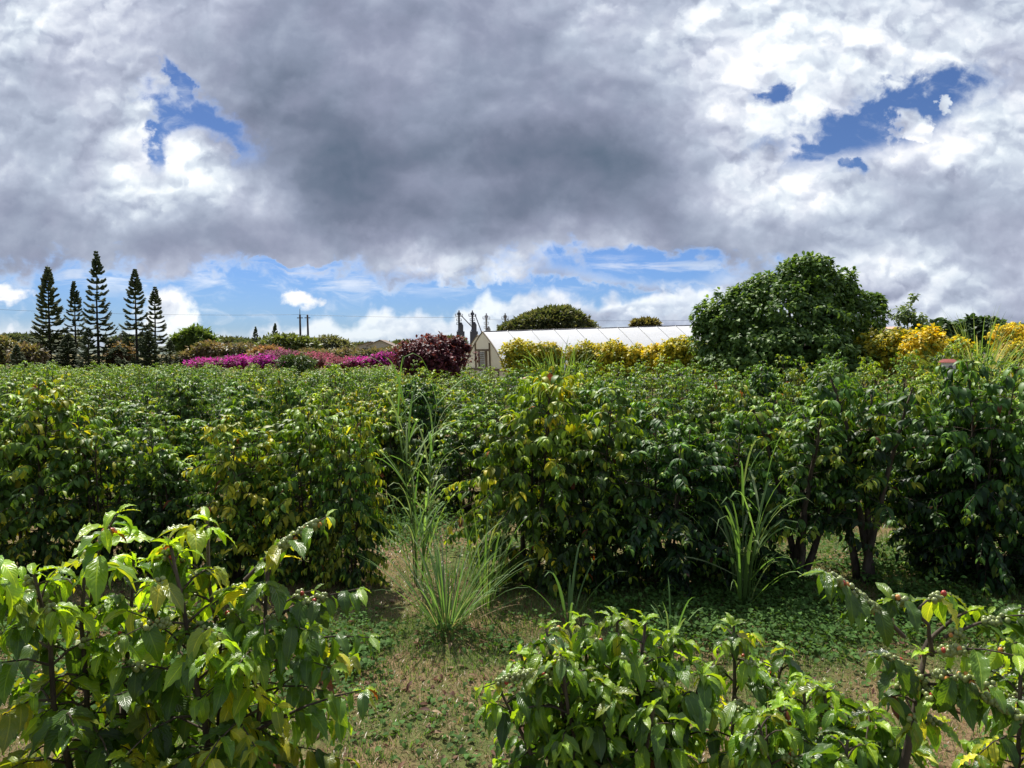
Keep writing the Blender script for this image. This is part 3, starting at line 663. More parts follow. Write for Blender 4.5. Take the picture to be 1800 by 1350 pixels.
# ------------------------------------------------------------------ tall grasses
def blades(mb, g, n, Lr, W, spread, lean, droop, cols, base_r=.06, z0=0, seg=9, origin=(0, 0, 0), az=None):
    for k in range(n):
        a = g.uniform(0, 2*PI) if az is None else g.normal(az[0], az[1]); r0 = base_r*math.sqrt(g.random()); L = g.uniform(*Lr); ln = abs(g.normal(0, lean)) + spread*g.random()
        hd = np.array([math.cos(a), math.sin(a), 0]); sd_ = np.array([-hd[1], hd[0], 0]); dr = droop*g.uniform(.4, 1.4); kink = g.uniform(.55, .9)
        p = np.array([math.cos(a)*r0, math.sin(a)*r0, z0])+np.asarray(origin); el = PI/2-ln
        v = []; w0 = W*g.uniform(.7, 1.2); tw = g.uniform(-.8, .8)
        for i in range(seg+1):
            t = i/seg; w = w0*min(1, .45+2*t)*(1-t**3)**.8+.0006
            nrm = np.array([0, 0, 1])*math.cos(el)-hd*math.sin(el); sv = sd_*math.cos(tw*t)+nrm*math.sin(tw*t)
            v += [p-sv*w/2+nrm*w*.18, p, p+sv*w/2+nrm*w*.18]
            el -= dr*(t**1.5)*2.2/seg*(2.2 if t > kink else .8)
            p = p+(hd*math.cos(el)+np.array([0, 0, 1])*math.sin(el))*L/seg
        f = []
        for i in range(seg): b = i*3; f += [[b, b+1, b+4, b+3], [b+1, b+2, b+5, b+4]]
        c = np.array(cols[g.integers(0, len(cols))])*g.uniform(.75, 1.25)
        mb.add(np.array(v), f, c)
GR = [(.13, .24, .06), (.10, .20, .05), (.17, .28, .08), (.20, .27, .11)]
def clump(px, py_base, d, label, specs, cat='grass clump', group='tall grass clumps growing between the coffee rows', name='tall_grass', stems=0, mirror=None, z=None):
    x = at(px, py_base, d)[0]; y = d; g = np.random.default_rng(int(px*7+d*13)); mb = MB()
    for s_ in specs: blades(mb, g, **s_)
    e = empty(name, (x, y, gz(x, y)), label, cat, group)
    mb.build('blades', 'blade', e); e.children[0].name = 'blade_tuft'
    if stems:
        cm = MB()
        for k in range(stems):
            a = g.uniform(0, 6.28); r0 = .04; l = g.uniform(.12, .3); L = g.uniform(.9, 1.55)*(stems_h.get(px, 1))
            t = np.linspace(0, 1, 6); pts = np.stack([math.cos(a)*(r0+l*t**1.5*L*.6), math.sin(a)*(r0+l*t**1.5*L*.6), t*L], 1)
            cm.tube(pts, np.linspace(.007, .003, 6), 5, (.13, .2, .06)); lf = MB()
            for q in range(5):
                i = 1+q % 5; blades(mb2 := MB(), g, 2, (.45, .85), .021, .55, .3, 1.9, GR, .0, 0, 8, pts[i]); cm.merge(mb2)
        o = cm.build('cane', 'blade', e)
    return e
stems_h = {735: 1.12, 1305: .75}
B = lambda n, Lr, W, spread, lean, droop, cols=GR, base_r=.06, az=None: dict(n=n, Lr=Lr, W=W, spread=spread, lean=lean, droop=droop, cols=cols, base_r=base_r, az=az)
clump(785, 1120, 5.75, 'fountain shaped clump of slender green grass in the middle of the gap', [B(110, (.5, 1.05), .011, .75, .15, .55, base_r=.09), B(26, (.3, .6), .008, 1.2, .2, .4, [(.42, .36, .2), (.35, .27, .15)], .1)])
clump(735, 1000, 6.9, 'very tall arching grass with long blades rising in front of the gap', [B(9, (.9, 1.5), .018, .4, .1, 1.5, base_r=.10)], stems=5)
clump(850, 1070, 6.3, 'thin upright grass with pale blade tips right of the fountain clump', [B(22, (.5, 1.0), .020, .25, .08, .45, base_r=.10)])
clump(1000, 1085, 5.9, 'short broad bladed grass at the foot of the dark shrubs behind the round one', [B(10, (.4, .8), .022, .6, .15, 1.0, [(.07, .14, .04), (.10, .18, .05)], .08)])
clump(1305, 1050, 6.3, 'tall broad leaved cane grass standing against the dark hedge row', [B(12, (.9, 1.35), .030, .10, .04, 1.7, [(.09, .17, .05), (.12, .2, .06)], .08), B(9, (.5, 1.1), .018, .7, .1, 1.2, base_r=.1)], stems=2, name='cane_grass', cat='cane grass')
clump(1180, 1120, 5.6, 'few low arching grass blades behind the round bright shrub', [B(9, (.3, .5), .016, .7, .15, .9, base_r=.08)])

# ------------------------------------------------------------------ trees
def crown_tree(name, loc, label, cat, group, blobs, n, leafL, T, cols, m='foliage', ros=6, seed=1, trunk=(.2, 1.5), limbs=8, droop=.3, shell=.62, size_j=.3, wr=1.0, lump=.22, flat=0., noise_f=1.3, gaps=.0):
    """blobs: list of (cx,cy,cz,rx,ry,rz) relative to loc, in metres; leaf rosettes spread through the outer part of their union"""
    g = np.random.default_rng(seed); bl = np.array(blobs, float)
    vol = (bl[:, 3]*bl[:, 4]*bl[:, 5])**(2/3); k = g.choice(len(bl), n, p=vol/vol.sum())
    u = unit(g.normal(0, 1, (n, 3))); r_ = shell+(1-shell)*g.random(n)**.7
    th = np.arctan2(u[:, 1], u[:, 0])
    lumpn = 1+lump*(2*vn(u[:, 0]*noise_f*3+k*3.1, u[:, 2]*noise_f*3+u[:, 1]*5, seed)-1)*1.2+lump*.5*(2*vn(u[:, 0]*9+k, u[:, 2]*9+u[:, 1]*9, seed+3)-1)
    c = bl[k, :3]+u*bl[k, 3:]*(r_*lumpn)[:, None]
    if flat: c[:, 2] = np.maximum(c[:, 2], flat)
    keep = np.ones(n, bool)
    for b in bl:   # drop tips buried deep inside another lobe
        q = (((c-b[:3])/b[3:])**2).sum(1)**.5; keep &= ~(q < shell*.75)
    if gaps: keep &= vn(c[:, 0]*noise_f*1.7+40, c[:, 2]*noise_f*1.7+c[:, 1]*noise_f, seed+9) > gaps
    keep &= c[:, 2] > .05
    c, u = c[keep], u[keep]; n = len(c)
    pos = np.repeat(c, ros, 0); uu = np.repeat(u, ros, 0); m_ = len(pos)
    j = unit(g.normal(0, 1, (m_, 3))); Y = uu*.8+j*.95+np.array([0, 0, .15])+np.array([0, 0, -1])*droop; Z = uu*.6+np.array([0, 0, .9])+g.normal(0, .3, (m_, 3))
    pos = pos+j*leafL*.25
    cols = np.array(cols); ci = np.repeat(g.integers(0, len(cols), n), ros); alt = g.integers(0, len(cols), m_); ci = np.where(g.random(m_) < .35, alt, ci)
    cc_ = cols[ci]*g.uniform(.75, 1.25, (m_, 1))
    mb = MB().scatter(T, pos, Y, Z, leafL*g.uniform(1-size_j, 1+size_j, m_), wr, cc_, g)
    e = empty(name, loc, label, cat, group)
    mb.build('crown', m, e)
    tr = MB(); tr_r, tr_h = trunk; cen = bl[:, :3].mean(0)
    t = np.linspace(0, 1, 7); pts = np.stack([cen[0]*t**2*.5, cen[1]*t**2*.5, t*tr_h], 1)+g.normal(0, tr_r*.2, (7, 3))*t[:, None]
    tr.tube(pts, tr_r*(1.15-.45*t), 8)
    for q in range(limbs):
        tgt = c[g.integers(0, n)] if n else cen; st = pts[-1-(q % 2)]; mid = (st+tgt)/2+np.array([0, 0, .12*np.linalg.norm(tgt-st)])
        tt = np.linspace(0, 1, 7)[:, None]; cur = (1-tt)**2*st+2*tt*(1-tt)*mid+tt**2*tgt
        tr.tube(cur, tr_r*.5*(1-np.linspace(0, 1, 7)*.88), 5)
    tr.build('trunk', 'bark_dark', e)
    return e
def gp(px, d): x = at(px, 600, d)[0]; return (x, d, gz(x, d))
def hz(py, d, base): return at(900, py, d)[2]-base      # height above a foot for a photo row at depth d
DG = [(.032, .070, .022), (.05, .10, .028), (.075, .14, .04), (.04, .08, .03)]
# big round tree
d = 27; L0 = gp(1395, d); s1 = d/F
def bb(px, py, rx, ry, dy, L, d_, k=1.0):
    p = at(px, py, d_); s_ = d_/F; return (p[0]-L[0], dy, p[2]-L[2], rx*s_, rx*s_*.8*k, ry*s_)
crown_tree('round_tree', L0, 'big dark green round tree with a dense glossy crown behind the coffee field', 'tree', None,
    [bb(1385, 560, 112, 72, 0, L0, d), bb(1290, 575, 66, 62, -.3, L0, d), bb(1440, 512, 60, 46, .2, L0, d), bb(1495, 562, 60, 46, .1, L0, d), bb(1352, 515, 40, 34, 0, L0, d), bb(1310, 530, 34, 30, 0, L0, d), bb(1370, 606, 125, 38, -.6, L0, d), bb(1300, 640, 80, 24, -.8, L0, d), bb(1420, 640, 110, 24, -.8, L0, d), bb(1405, 486, 44, 30, 0, L0, d), bb(1510, 528, 30, 18, .3, L0, d), bb(1255, 600, 38, 40, 0, L0, d), bb(1425, 470, 38, 20, 0, L0, d), bb(1535, 535, 24, 18, .2, L0, d), bb(1480, 500, 30, 22, .1, L0, d), bb(1240, 560, 26, 26, 0, L0, d)],
    5600, .19, T_OV, [(.06, .13, .035), (.09, .18, .045), (.13, .23, .06), (.065, .13, .042)], ros=7, seed=3, trunk=(.22, 1.2), limbs=16, droop=.25, shell=.66, wr=.85, lump=.19, noise_f=1.6)
d = 29; L0 = gp(1590, d)
crown_tree('slender_tree', L0, 'thin see through sapling with sparse leaf tufts right of the big round tree', 'tree', None,
    [bb(1605, 522, 9, 11, 0, L0, d), bb(1588, 550, 22, 16, 0, L0, d), bb(1612, 562, 18, 14, 0, L0, d), bb(1575, 590, 24, 14, 0, L0, d), bb(1600, 590, 22, 14, 0, L0, d)], 300, .15, T_OV, [(.12, .19, .08), (.16, .23, .10), (.19, .25, .12)], ros=5, seed=4, trunk=(.05, 2.2), limbs=14, shell=.2, lump=.3, droop=.1)
def small_tree(nm, px, py, rx, ry, d_, lab, seed, cols=DG, n=700, leafL=.25, group=None, cat='tree', extra=(), T=T_OV, **kw):
    L_ = gp(px, d_); bl = [bb(px, py, rx, ry, 0, L_, d_)]+[bb(*q, 0, L_, d_) for q in extra]
    return crown_tree(nm, L_, lab, cat, group, bl, n, leafL, T, cols, seed=seed, **kw)
small_tree('leafy_tree', 1650, 590, 34, 22, 42, 'low dark leafy tree between the sapling and the domed tree at right', 5, extra=((1625, 595, 20, 16),), n=700, leafL=.32)
small_tree('leafy_tree', 1722, 585, 40, 26, 45, 'domed dark leafy tree on the skyline behind the pampas like grass at right', 6, extra=((1700, 592, 30, 18), (1750, 590, 26, 18)), n=1000, leafL=.32)
small_tree('leafy_tree', 1795, 585, 22, 12, 60, 'sliver of a dark tree at the right edge above the yellow hedge', 7, n=400, leafL=.35)
RT_C = [(.085, .11, .045), (.11, .13, .055), (.06, .085, .035), (.15, .155, .08)]
d = 85; L0 = gp(965, d)
crown_tree('rain_tree', L0, 'wide dome shaped spreading tree rising behind the white greenhouse roof', 'tree', None,
    [bb(970, 575, 66, 28, 0, L0, d), bb(985, 565, 42, 22, -.5, L0, d), bb(920, 582, 42, 14, 0, L0, d), bb(1020, 580, 30, 14, 0, L0, d), bb(960, 560, 24, 14, -1, L0, d)], 3600, .55, T_DIA, RT_C, ros=6, seed=8, trunk=(.5, 3), limbs=12, droop=.0, shell=.7, lump=.10)
small_tree('small_tree', 1135, 572, 24, 9, 80, 'small round tree top peeking over the middle of the greenhouse ridge', 9, cols=[(.10, .10, .05), (.12, .13, .06)], n=420, leafL=.45, T=T_DIA)
small_tree('spreading_tree', 345, 592, 26, 13, 75, 'bright green spreading tree right of the tall pines', 10, cols=[(.10, .17, .04), (.13, .21, .055), (.07, .12, .03)], n=900, leafL=.45, T=T_DIA, extra=((330, 600, 26, 14), (365, 602, 16, 10), (318, 608, 18, 12)))
small_tree('spreading_tree', 502, 604, 40, 14, 85, 'wide green tree crown behind the utility poles', 11, cols=[(.10, .14, .045), (.13, .17, .06)], n=900, leafL=.5, T=T_DIA, extra=((530, 608, 30, 12), (475, 612, 26, 9)))
small_tree('spreading_tree', 577, 606, 28, 13, 88, 'pale grey green tree right of the utility poles', 12, cols=[(.15, .17, .09), (.19, .20, .12)], n=700, leafL=.45, T=T_DIA, extra=((600, 612, 22, 9),))
# dry brown scrub
BR = [(.14, .135, .085), (.18, .155, .11), (.10, .12, .06), (.18, .145, .115)]
scr = [(5, 612, 26, 26, 62, 'tan dry bush at the left edge behind the small dark pine', [(.24, .21, .10), (.19, .18, .09), (.12, .14, .06)]),
 (48, 622, 28, 20, 60, 'brown dry bush between the small dark pine and the tall ones', BR), (212, 622, 26, 24, 66, 'reddish brown dry bush in the opening between the two pine groups', [(.18, .14, .11), (.16, .14, .10)]),
 (370, 613, 34, 16, 66, 'dry brown bush above the left start of the magenta hedge', BR), (420, 616, 34, 16, 66, 'dry brown bush behind the brightest magenta blossom at left', BR), (468, 620, 32, 16, 64, 'dry bush tinted pink above the dark gap in the magenta hedge', [(.24, .15, .13), (.20, .16, .10)]),
 (560, 622, 38, 12, 66, 'dry brown bush right below the utility poles', BR), (610, 622, 34, 13, 68, 'low brown bush left of the distant gabled roof', BR), (660, 622, 36, 13, 66, 'low brown bush in front of the distant gabled roof', BR), (705, 618, 26, 14, 64, 'low brown bush left of the purple shrub top', BR), (330, 628, 26, 12, 66, 'brown bush beside the pale shed roof', BR)]
for i, (px, py, rx, ry, dd, lab, co) in enumerate(scr):
    py += 4; ry *= .85
    small_tree('dry_bush', px, py, rx, ry, dd, lab, 20+i, cols=co, n=520, leafL=.34, group='dry brown bushes behind the hedge', cat='bush', T=T_DIA, trunk=(.08, .8), limbs=10, lump=.25, shell=.4, ros=5)
small_tree('dry_bush', 752, 612, 30, 10, 90, 'far brown bush on the skyline behind the purple shrub', 40, cols=BR, n=300, leafL=.35, cat='bush', T=T_DIA)
# magenta bougainvillea
MG = [(.68, .05, .42), (.78, .09, .55), (.52, .05, .27), (.12, .13, .05), (.30, .10, .14)]
MG2 = [(.45, .11, .22), (.38, .13, .19), (.16, .13, .07), (.28, .13, .14)]
bg_ = [(368, 636, 36, 9, 50, 'magenta flowering bush at the left end of the blossom hedge', MG), (420, 634, 34, 11, 50, 'bright magenta flowering bush second from the left in the blossom hedge', MG), (468, 634, 26, 12, 49, 'magenta flowering bush left of the dark bush', MG), (495, 626, 34, 14, 52, 'dull pink flowering bush rising behind the dark bush', MG2), (556, 630, 34, 14, 50, 'faded pink flowering bush right of the dark bush', MG2), (608, 636, 36, 10, 49, 'pink flowering bush in the middle of the right blossom run', MG2), (640, 634, 30, 9, 48.5, 'magenta flowering bush below the distant gabled roof', MG), (678, 628, 24, 11, 48, 'vivid magenta flowering bush touching the purple shrub', MG)]
for i, (px, py, rx, ry, dd, lab, co) in enumerate(bg_):
    py += 2; ry *= .8
    small_tree('flowering_bush', px, py, rx, ry, dd, lab, 50+i, cols=co, n=800, leafL=.17, group='magenta flowering bushes', cat='flowering bush', m='petal', T=T_DIA, trunk=(.05, .6), limbs=8, lump=.3, shell=.35, ros=5)
small_tree('dark_bush', 520, 638, 34, 13, 46, 'low dark green bush interrupting the magenta hedge', 60, cols=DG, n=600, leafL=.16, cat='bush', T=T_DIA, trunk=(.05, .6))
# purple leaf shrub
d = 33; L0 = gp(762, d)
PU = [(.075, .022, .040), (.11, .03, .05), (.055, .02, .034), (.16, .045, .07)]
crown_tree('purple_bush', L0, 'dark purple leaved bush beside the pointed greenhouse end', 'bush', None, [bb(760, 625, 62, 34, 0, L0, d), bb(730, 628, 34, 26, 0, L0, d), bb(782, 618, 28, 28, 0, L0, d), bb(760, 640, 58, 26, 0, L0, d), bb(805, 600, 13, 8, 0, L0, d), bb(818, 612, 8, 6, 0, L0, d)], 2600, .15, T_OV, PU, ros=6, seed=70, trunk=(.06, .8), shell=.5, lump=.22, wr=.9)
# yellow leaved hedge
YE = [(.56, .49, .03), (.48, .44, .035), (.60, .51, .03), (.40, .38, .04), (.14, .2, .03)]
YD = [(.32, .31, .03), (.42, .37, .03), (.14, .19, .03), (.48, .43, .03)]
yl = [(915, 618, 34, 20, 33, 'golden yellow bush right of the pointed greenhouse end', YE), (960, 622, 32, 20, 33, 'yellow green bush left of the cane tuft', YD), (1030, 622, 34, 20, 33, 'olive yellow bush right of the cane tuft', YD), (1075, 622, 34, 22, 32.5, 'bright yellow bush in the middle of the greenhouse hedge', YE), (1118, 626, 28, 18, 32, 'yellow bush with green patches before the curved roof ribs', YE), (1160, 622, 30, 16, 31, 'yellow bush under the right part of the greenhouse roof', YE), (1195, 612, 34, 17, 30, 'vivid yellow bush touching the left side of the big round tree', YE), (1235, 622, 28, 18, 29.5, 'shaded ochre bush under the left edge of the big round tree', YD),
 (1540, 614, 45, 34, 25.5, 'ochre yellow bush under the right edge of the big round tree', YD), (1582, 612, 36, 34, 25, 'dull yellow bush left of the brightest yellow one at right', YD), (1628, 612, 38, 32, 24, 'brightest golden yellow bush behind the white box', YE), (1680, 615, 24, 20, 26, 'yellow bush half hidden behind the right cane grass', YE), (1785, 588, 42, 18, 31, 'golden yellow bush high at the right edge', YE), (1800, 625, 40, 30, 29, 'dark ochre bush below the high yellow one at right edge', YD)]
for i, (px, py, rx, ry, dd, lab, co) in enumerate(yl):
    small_tree('yellow_bush', px, py, rx, ry, dd, lab, 80+i, cols=co, n=900, leafL=.13, group='yellow leaved bushes', cat='bush', T=T_OV, trunk=(.05, .8), limbs=8, lump=.25, shell=.45, ros=6, extra=((px, py+22, rx*.95, ry*.8),))
# background cane grasses
CG = [(.16, .26, .06), (.22, .30, .08), (.12, .2, .05)]; CP = [(.45, .40, .26), (.32, .33, .14), (.2, .28, .07)]
def bcane(px, d_, lab, n, Lr, W, sp, dr, cols=CG):
    clump(px, 600, d_, lab, [B(n, Lr, W, sp, .12, dr, cols, base_r=.35)], name='cane_grass', cat='cane grass', group='tall cane grasses behind the coffee field')
bcane(952, 32.2, 'left tuft of tall cane grass before the greenhouse', 60, (1.6, 2.9), .05, .35, .6); bcane(985, 31.8, 'wider tuft of tall cane grass before the greenhouse', 110, (1.6, 3.1), .05, .5, .6); bcane(1008, 32, 'right leaning tuft of cane grass before the greenhouse', 30, (1.8, 3.0), .05, .6, .5)
bcane(1672, 22, 'narrow green cane grass left of the large pale edged one', 60, (1.4, 2.5), .05, .35, .55); bcane(1722, 22, 'large cane grass clump with pale dry arching blades at right', 150, (1.6, 3.0), .05, .65, .7, CG+CP); bcane(1780, 17, 'straw tinted cane grass near the right edge above the tallest shrub', 90, (1.4, 2.4), .05, .8, .6, CP); bcane(1720, 27, 'slim upright cane grass rising behind the large pale one', 30, (2.6, 3.6), .05, .15, .3)

# ------------------------------------------------------------------ norfolk pines
def pine_mesh(seed, Hh=10., rb=1.35, whorl=.30, thin=1.0, gapz=None, topd=.24, low=.0):
    g = np.random.default_rng(seed); fol = MB(); tr = MB()
    t = np.linspace(0, 1, 14); pts = np.stack([np.cumsum(g.normal(0, .015, 14)), np.cumsum(g.normal(0, .015, 14)), t*Hh], 1)
    tr.tube(pts, .14*(1-t*.93), 8)
    z = .5
    while z < Hh-.1:
        tt = z/Hh
        prof = min(1, ((1-tt)/.62)**.85)*(.9+.1*math.cos(6*tt)) if tt > .12 else 1.05
        n = 5 if tt < .9 else 4; a0 = g.uniform(0, 6.28)
        px_ = np.interp(z, pts[:, 2], pts[:, 0]); py_ = np.interp(z, pts[:, 2], pts[:, 1])
        for k in range(n):
            if g.random() < .06: continue
            a = a0+k*2*PI/n+g.normal(0, .15); Lb = rb*prof*g.uniform(.8, 1.12)+.08
            el = R(2+70*max(0, tt-.40)**1.1+g.normal(0, 8)) if tt < .82 else R(38+60*(tt-.82))
            hd = np.array([math.cos(a), math.sin(a), 0]); s_ = np.linspace(0, 1, 7)
            sag = .22*Lb*(1-tt)
            cur = np.array([px_, py_, z])+np.outer(s_*Lb*math.cos(el), hd)+np.outer(s_*Lb*math.sin(el)-sag*np.sin(PI*s_)*1.1+.30*Lb*s_**3*(1-tt*.5), [0, 0, 1])
            r_ = (.050+.03*tt)*thin
            fol.tube(cur, [r_*.35, r_*.7, r_, r_, r_, r_*.9, .012], 5, np.array([.05, .075, .034])*g.uniform(.7, 1.4))
            sd_ = np.array([-hd[1], hd[0], 0])
            nb = int(5+4*(1-tt))
            for q in range(nb):
                f_ = .28+.66*q/nb+g.uniform(0, .05); b = np.array([np.interp(f_, s_, cur[:, i]) for i in range(3)])
                for sg in (-1, 1):
                    l = Lb*.40*(1.15-f_)*g.uniform(.7, 1.2)+.07
                    e_ = b+(hd*.75+sd_*sg*.6)*l+np.array([0, 0, 1])*(l*g.uniform(-.05, .35))
                    m_ = (b+e_)/2-np.array([0, 0, l*.10])
                    fol.tube(np.array([b, m_, e_]), [r_*.55, r_*.85, .012], 4, np.array([.055, .08, .036])*g.uniform(.7, 1.5), cap=False)
        z += whorl*g.uniform(.8, 1.2)*(1 if tt < .75 else topd/whorl*.9)
    return tr, fol
PINES = [pine_mesh(1, 10, 1.7, .30, 1.15), pine_mesh(2, 10, 1.65, .42, .95), pine_mesh(3, 10, 1.6, .40, .95)]
PM = [(a.mesh('trunk', 'bark_dark'), b.mesh('crown', 'needle')) for a, b in PINES]
def pine(px, ptop, d_, v, lab, wx=1.0, group='tall norfolk pines at left', nm='norfolk_pine'):
    x, y, z = gp(px, d_); H = at(px, ptop, d_)[2]-z
    e = empty(nm, (x, y, z), lab, 'pine tree', group, rg.uniform(0, 6)); e.scale = (H/10*wx, H/10*wx, H/10)
    link_mesh('trunk', PM[v][0], e); link_mesh('crown', PM[v][1], e); return e
pine(88, 466, 64, 0, 'full dark pine, first tall one from the left', 1.1); pine(133, 494, 66, 1, 'slim shorter pine between the two taller ones of the left group', 1.0); pine(173, 440, 64, 2, 'tallest pine with a long bare looking see through crown', .98)
pine(240, 473, 63, 1, 'airy pine with a dense pointed top, left of the right pair', 1.12); pine(273, 503, 65, 2, 'shorter pine at the right end of the pine group', 1.2)
pine(30, 605, 58, 0, 'young low dark pine at the far left below the tall ones', 1.9); pine(66, 596, 66, 0, 'bushy young pine left of the first tall one', 2.2); pine(118, 585, 62, 0, 'bushy young pine between the trunks of the left group', 2.0); pine(155, 575, 61, 2, 'bushy young pine under the tallest one', 1.7); pine(200, 596, 66, 0, 'bushy young pine right of the tallest one', 1.7); pine(262, 580, 62, 0, 'bushy dark pine beneath the right pair', 2.0); pine(298, 597, 63, 2, 'low wide young pine right of the right pair', 2.0)
for (px, tp, dd, lab) in ((449, 573, 130, 'tiny distant pine left of three on the skyline'), (464, 588, 140, 'smallest distant pine between two others on the skyline'), (484, 567, 130, 'tallest distant pine on the skyline left of the utility poles'), (749, 586, 150, 'tiny distant pine tip above the purple bush')):
    pine(px, tp, dd, 0, lab, 1.0, 'distant pines on the skyline')

# ------------------------------------------------------------------ greenhouses
def greenhouse(gx_, gy_, ang, L, W, H, tilt, label, gable=True, z=None):
    z = gz(gx_, gy_) if z is None else z
    e = empty('greenhouse', (gx_, gy_, z), label, 'greenhouse', 'white film greenhouses'); e.rotation_euler = (0, -tilt, ang)
    hw = W/2; EXP = 2.1
    zs = np.concatenate([np.linspace(0, H*.9, 12), np.linspace(H*.93, H, 4)])
    prof = [(-hw*(1-(q/H)**EXP), q) for q in zs]; prof = prof+[(-a, b) for a, b in prof[-2::-1]]
    prof = np.array(prof); n = len(prof)
    step = 1.5; xs_ = np.arange(0, L+.01, step/4); g = np.random.default_rng(int(L))
    v = []
    for i, x in enumerate(xs_):
        k = (i % 4)/4; sag = math.sin(PI*k)*.03*g.uniform(.7, 1.2)
        sc_ = 1-sag/hw
        v.append(np.stack([np.full(n, x), prof[:, 0]*sc_, prof[:, 1]*(1-sag*.35/H)], 1))
    v = np.concatenate(v); i = np.arange(len(xs_)-1)[:, None]*n+np.arange(n-1)[None]
    MB().add(v, np.stack([i, i+1, i+n+1, i+n], -1).reshape(-1, 4), (.8, .8, .8)).build('film_cover', 'film', e)
    for x in np.arange(0, L+.01, step):
        m = MB(); m.tube(np.stack([np.full(n, x), prof[:, 0]*1.004, prof[:, 1]*1.004+.005], 1), .022, 5); m.build('bow', 'white', e)
    m = MB(); m.tube([[0, 0, H+.01], [L/2, 0, H+.01], [L, 0, H+.01]], .02, 6); m.build('ridge_purlin', 'steel', e)
    # end wall
    for x0, flag in ((-.02, True), (L+.02, False)):
        m = MB(); c = np.array([[x0, a*.985, b*.992] for a, b in prof]); half = n//2
        vv_ = []; 
        for q in range(half+1): vv_ += [c[q], c[n-1-q]]
        f = [[2*q, 2*q+1, 2*q+3, 2*q+2] for q in range(half)]
        m.add(np.array(vv_), f, (.6, .6, .5)); m.build('end_wall', 'panel', e, smooth=False)
        m = MB(); m.tube(np.stack([np.full(n, x0-.03 if flag else x0+.03), prof[:, 0], prof[:, 1]], 1), .03, 6); m.build('arch_frame', 'wood', e)
    if gable:
        X0 = -.09
        def bx(nm, y0, y1, z0, z1, mt, dx=0, par=None):
            m = MB(); m.box((X0-.04-dx, y0, z0), (X0+.04-dx, y1, z1)); return m.build(nm, mt, par or e, smooth=False)
        zc = H*.40; wc = hw*(1-(zc/H)**EXP)
        bx('cross_beam', -wc+.05, wc-.05, zc, zc+.13, 'wood', .01); bx('cross_beam', -.75, .75, H*.70, H*.70+.11, 'wood', .01)
        for yy in (-.42, .42): bx('window_post', yy-.06, yy+.06, zc+.13, H*.70, 'wood')
        wnd = bx('window', -.26, .24, zc+.16, H*.69, 'white', .0)
        for q in range(8): zz = zc+.24+q*(H*.69-zc-.2)/8; bx('louvre', -.24, .22, zz, zz+.035, 'wood', .05, wnd)
        dr = bx('door', -.36, .30, .02, zc-.03, 'white', .02); bx('door_post', -.50, -.37, .0, zc, 'wood', .0); bx('door_post', .31, .40, .0, zc, 'wood', .0)
        bx('door_handle', .2, .24, .95, 1.1, 'steel', .08, dr)
        for yy in (-hw*.60, -hw*.30, hw*.33, hw*.62):
            h = H*(1-abs(yy)/hw)**(1/EXP); bx('stud', yy-.03, yy+.03, .05, min(zc, h)-.02, 'wood'); 
        for yy in (-.85, .85): h = H*(1-abs(yy)/hw)**(1/EXP); bx('stud', yy-.025, yy+.025, zc+.14, h-.08, 'wood')
    return e
gA = at(850, 583, 40); ang = R(29); zb = gz(gA[0], 40)
Hg = gA[2]-zb
greenhouse(gA[0]+.1, 40, ang, 32, 5.8, Hg, R(2.3), 'long white arched greenhouse with a pointed cream end wall and small door', z=zb)
gB = at(806, 590, 46); greenhouse(gB[0]+1.2, 47, ang, 24, 6.0, at(806, 589, 47)[2]-zb, R(.5), 'second white greenhouse mostly hidden behind the purple bush', gable=True, z=zb)

# ------------------------------------------------------------------ silo towers
def tower(px, ptop, pbody, pbase, d_, lab, mt, body_w=9, conv=None, bx_off=4):
    s_ = d_/F; x, y, _ = gp(px, d_); z = 0.0; zt = at(px, ptop, d_)[2]; zb_ = at(px, pbase, d_)[2]; zbod = at(px, pbody, d_)[2]
    e = empty('grain_tower', (x, y, 0), lab, 'silo tower', 'grain elevator towers behind the greenhouse')
    m = MB(); r_ = .3
    m.box((-r_, -r_, 0), (r_, r_, zt)); m.build('elevator_leg', mt, e, smooth=False)
    m = MB(); m.box((-.55, -.5, zt-.9), (.55, .5, zt-.1)); m.box((-.2, -.2, zt-.1), (.2, .2, zt+.6)); m.build('head_house', mt, e, smooth=False)
    for f_ in (.0, .42, .75):
        zz = zt-1.3-f_*(zt-zbod)*1.1
        m = MB(); w_ = 1.15 if f_ == 0 else .75; m.box((-w_, -w_, zz), (w_, w_, zz+.10))
        for sx in (-1, 1):
            for sy in (-1, 1): m.box((sx*w_-.04, sy*w_-.04, zz), (sx*w_+.04, sy*w_+.04, zz+.75))
        for sx in (-1, 1): m.box((sx*w_-.04, -w_, zz+.7), (sx*w_+.04, w_, zz+.76)); m.box((-w_, sx*w_-.04, zz+.7), (w_, sx*w_+.04, zz+.76))
        m.build('platform', mt, e, smooth=False)
    if body_w:
        rb = body_w*s_/2; th = np.linspace(0, 1, 8); m = MB(); cx = bx_off*s_
        m.tube([[cx, 0, 0], [cx, 0, zbod-.9], [cx, 0, zbod]], [rb, rb, rb*.35], 16); b = m.build('bin', mt, e, smooth=False)
        m = MB(); m.box((cx-rb*1.9, -rb, 0), (cx+rb*1.5, rb, zb_+1.0)); m.tube([[cx-rb*.6, 0, zb_+1], [cx-rb*.3, 0, zb_+2.0]], [rb*1.2, rb*.7], 8); m.build('bin_house', mt, e, smooth=False)
    if conv:
        p = at(conv[0], conv[1], d_); q = at(conv[2], conv[3], d_)
        m = MB(); m.tube([[p[0]-x, 0, p[2]], [(p[0]+q[0])/2-x, 0, (p[2]+q[2])/2], [q[0]-x, 0, q[2]]], .16, 6); m.build('spout_pipe', mt, e)
    return e
tower(807, 549, 567, 588, 240, 'leftmost dark grain tower with a sloping pipe', 'steel', 8, (810, 554, 829, 574), 3.5)
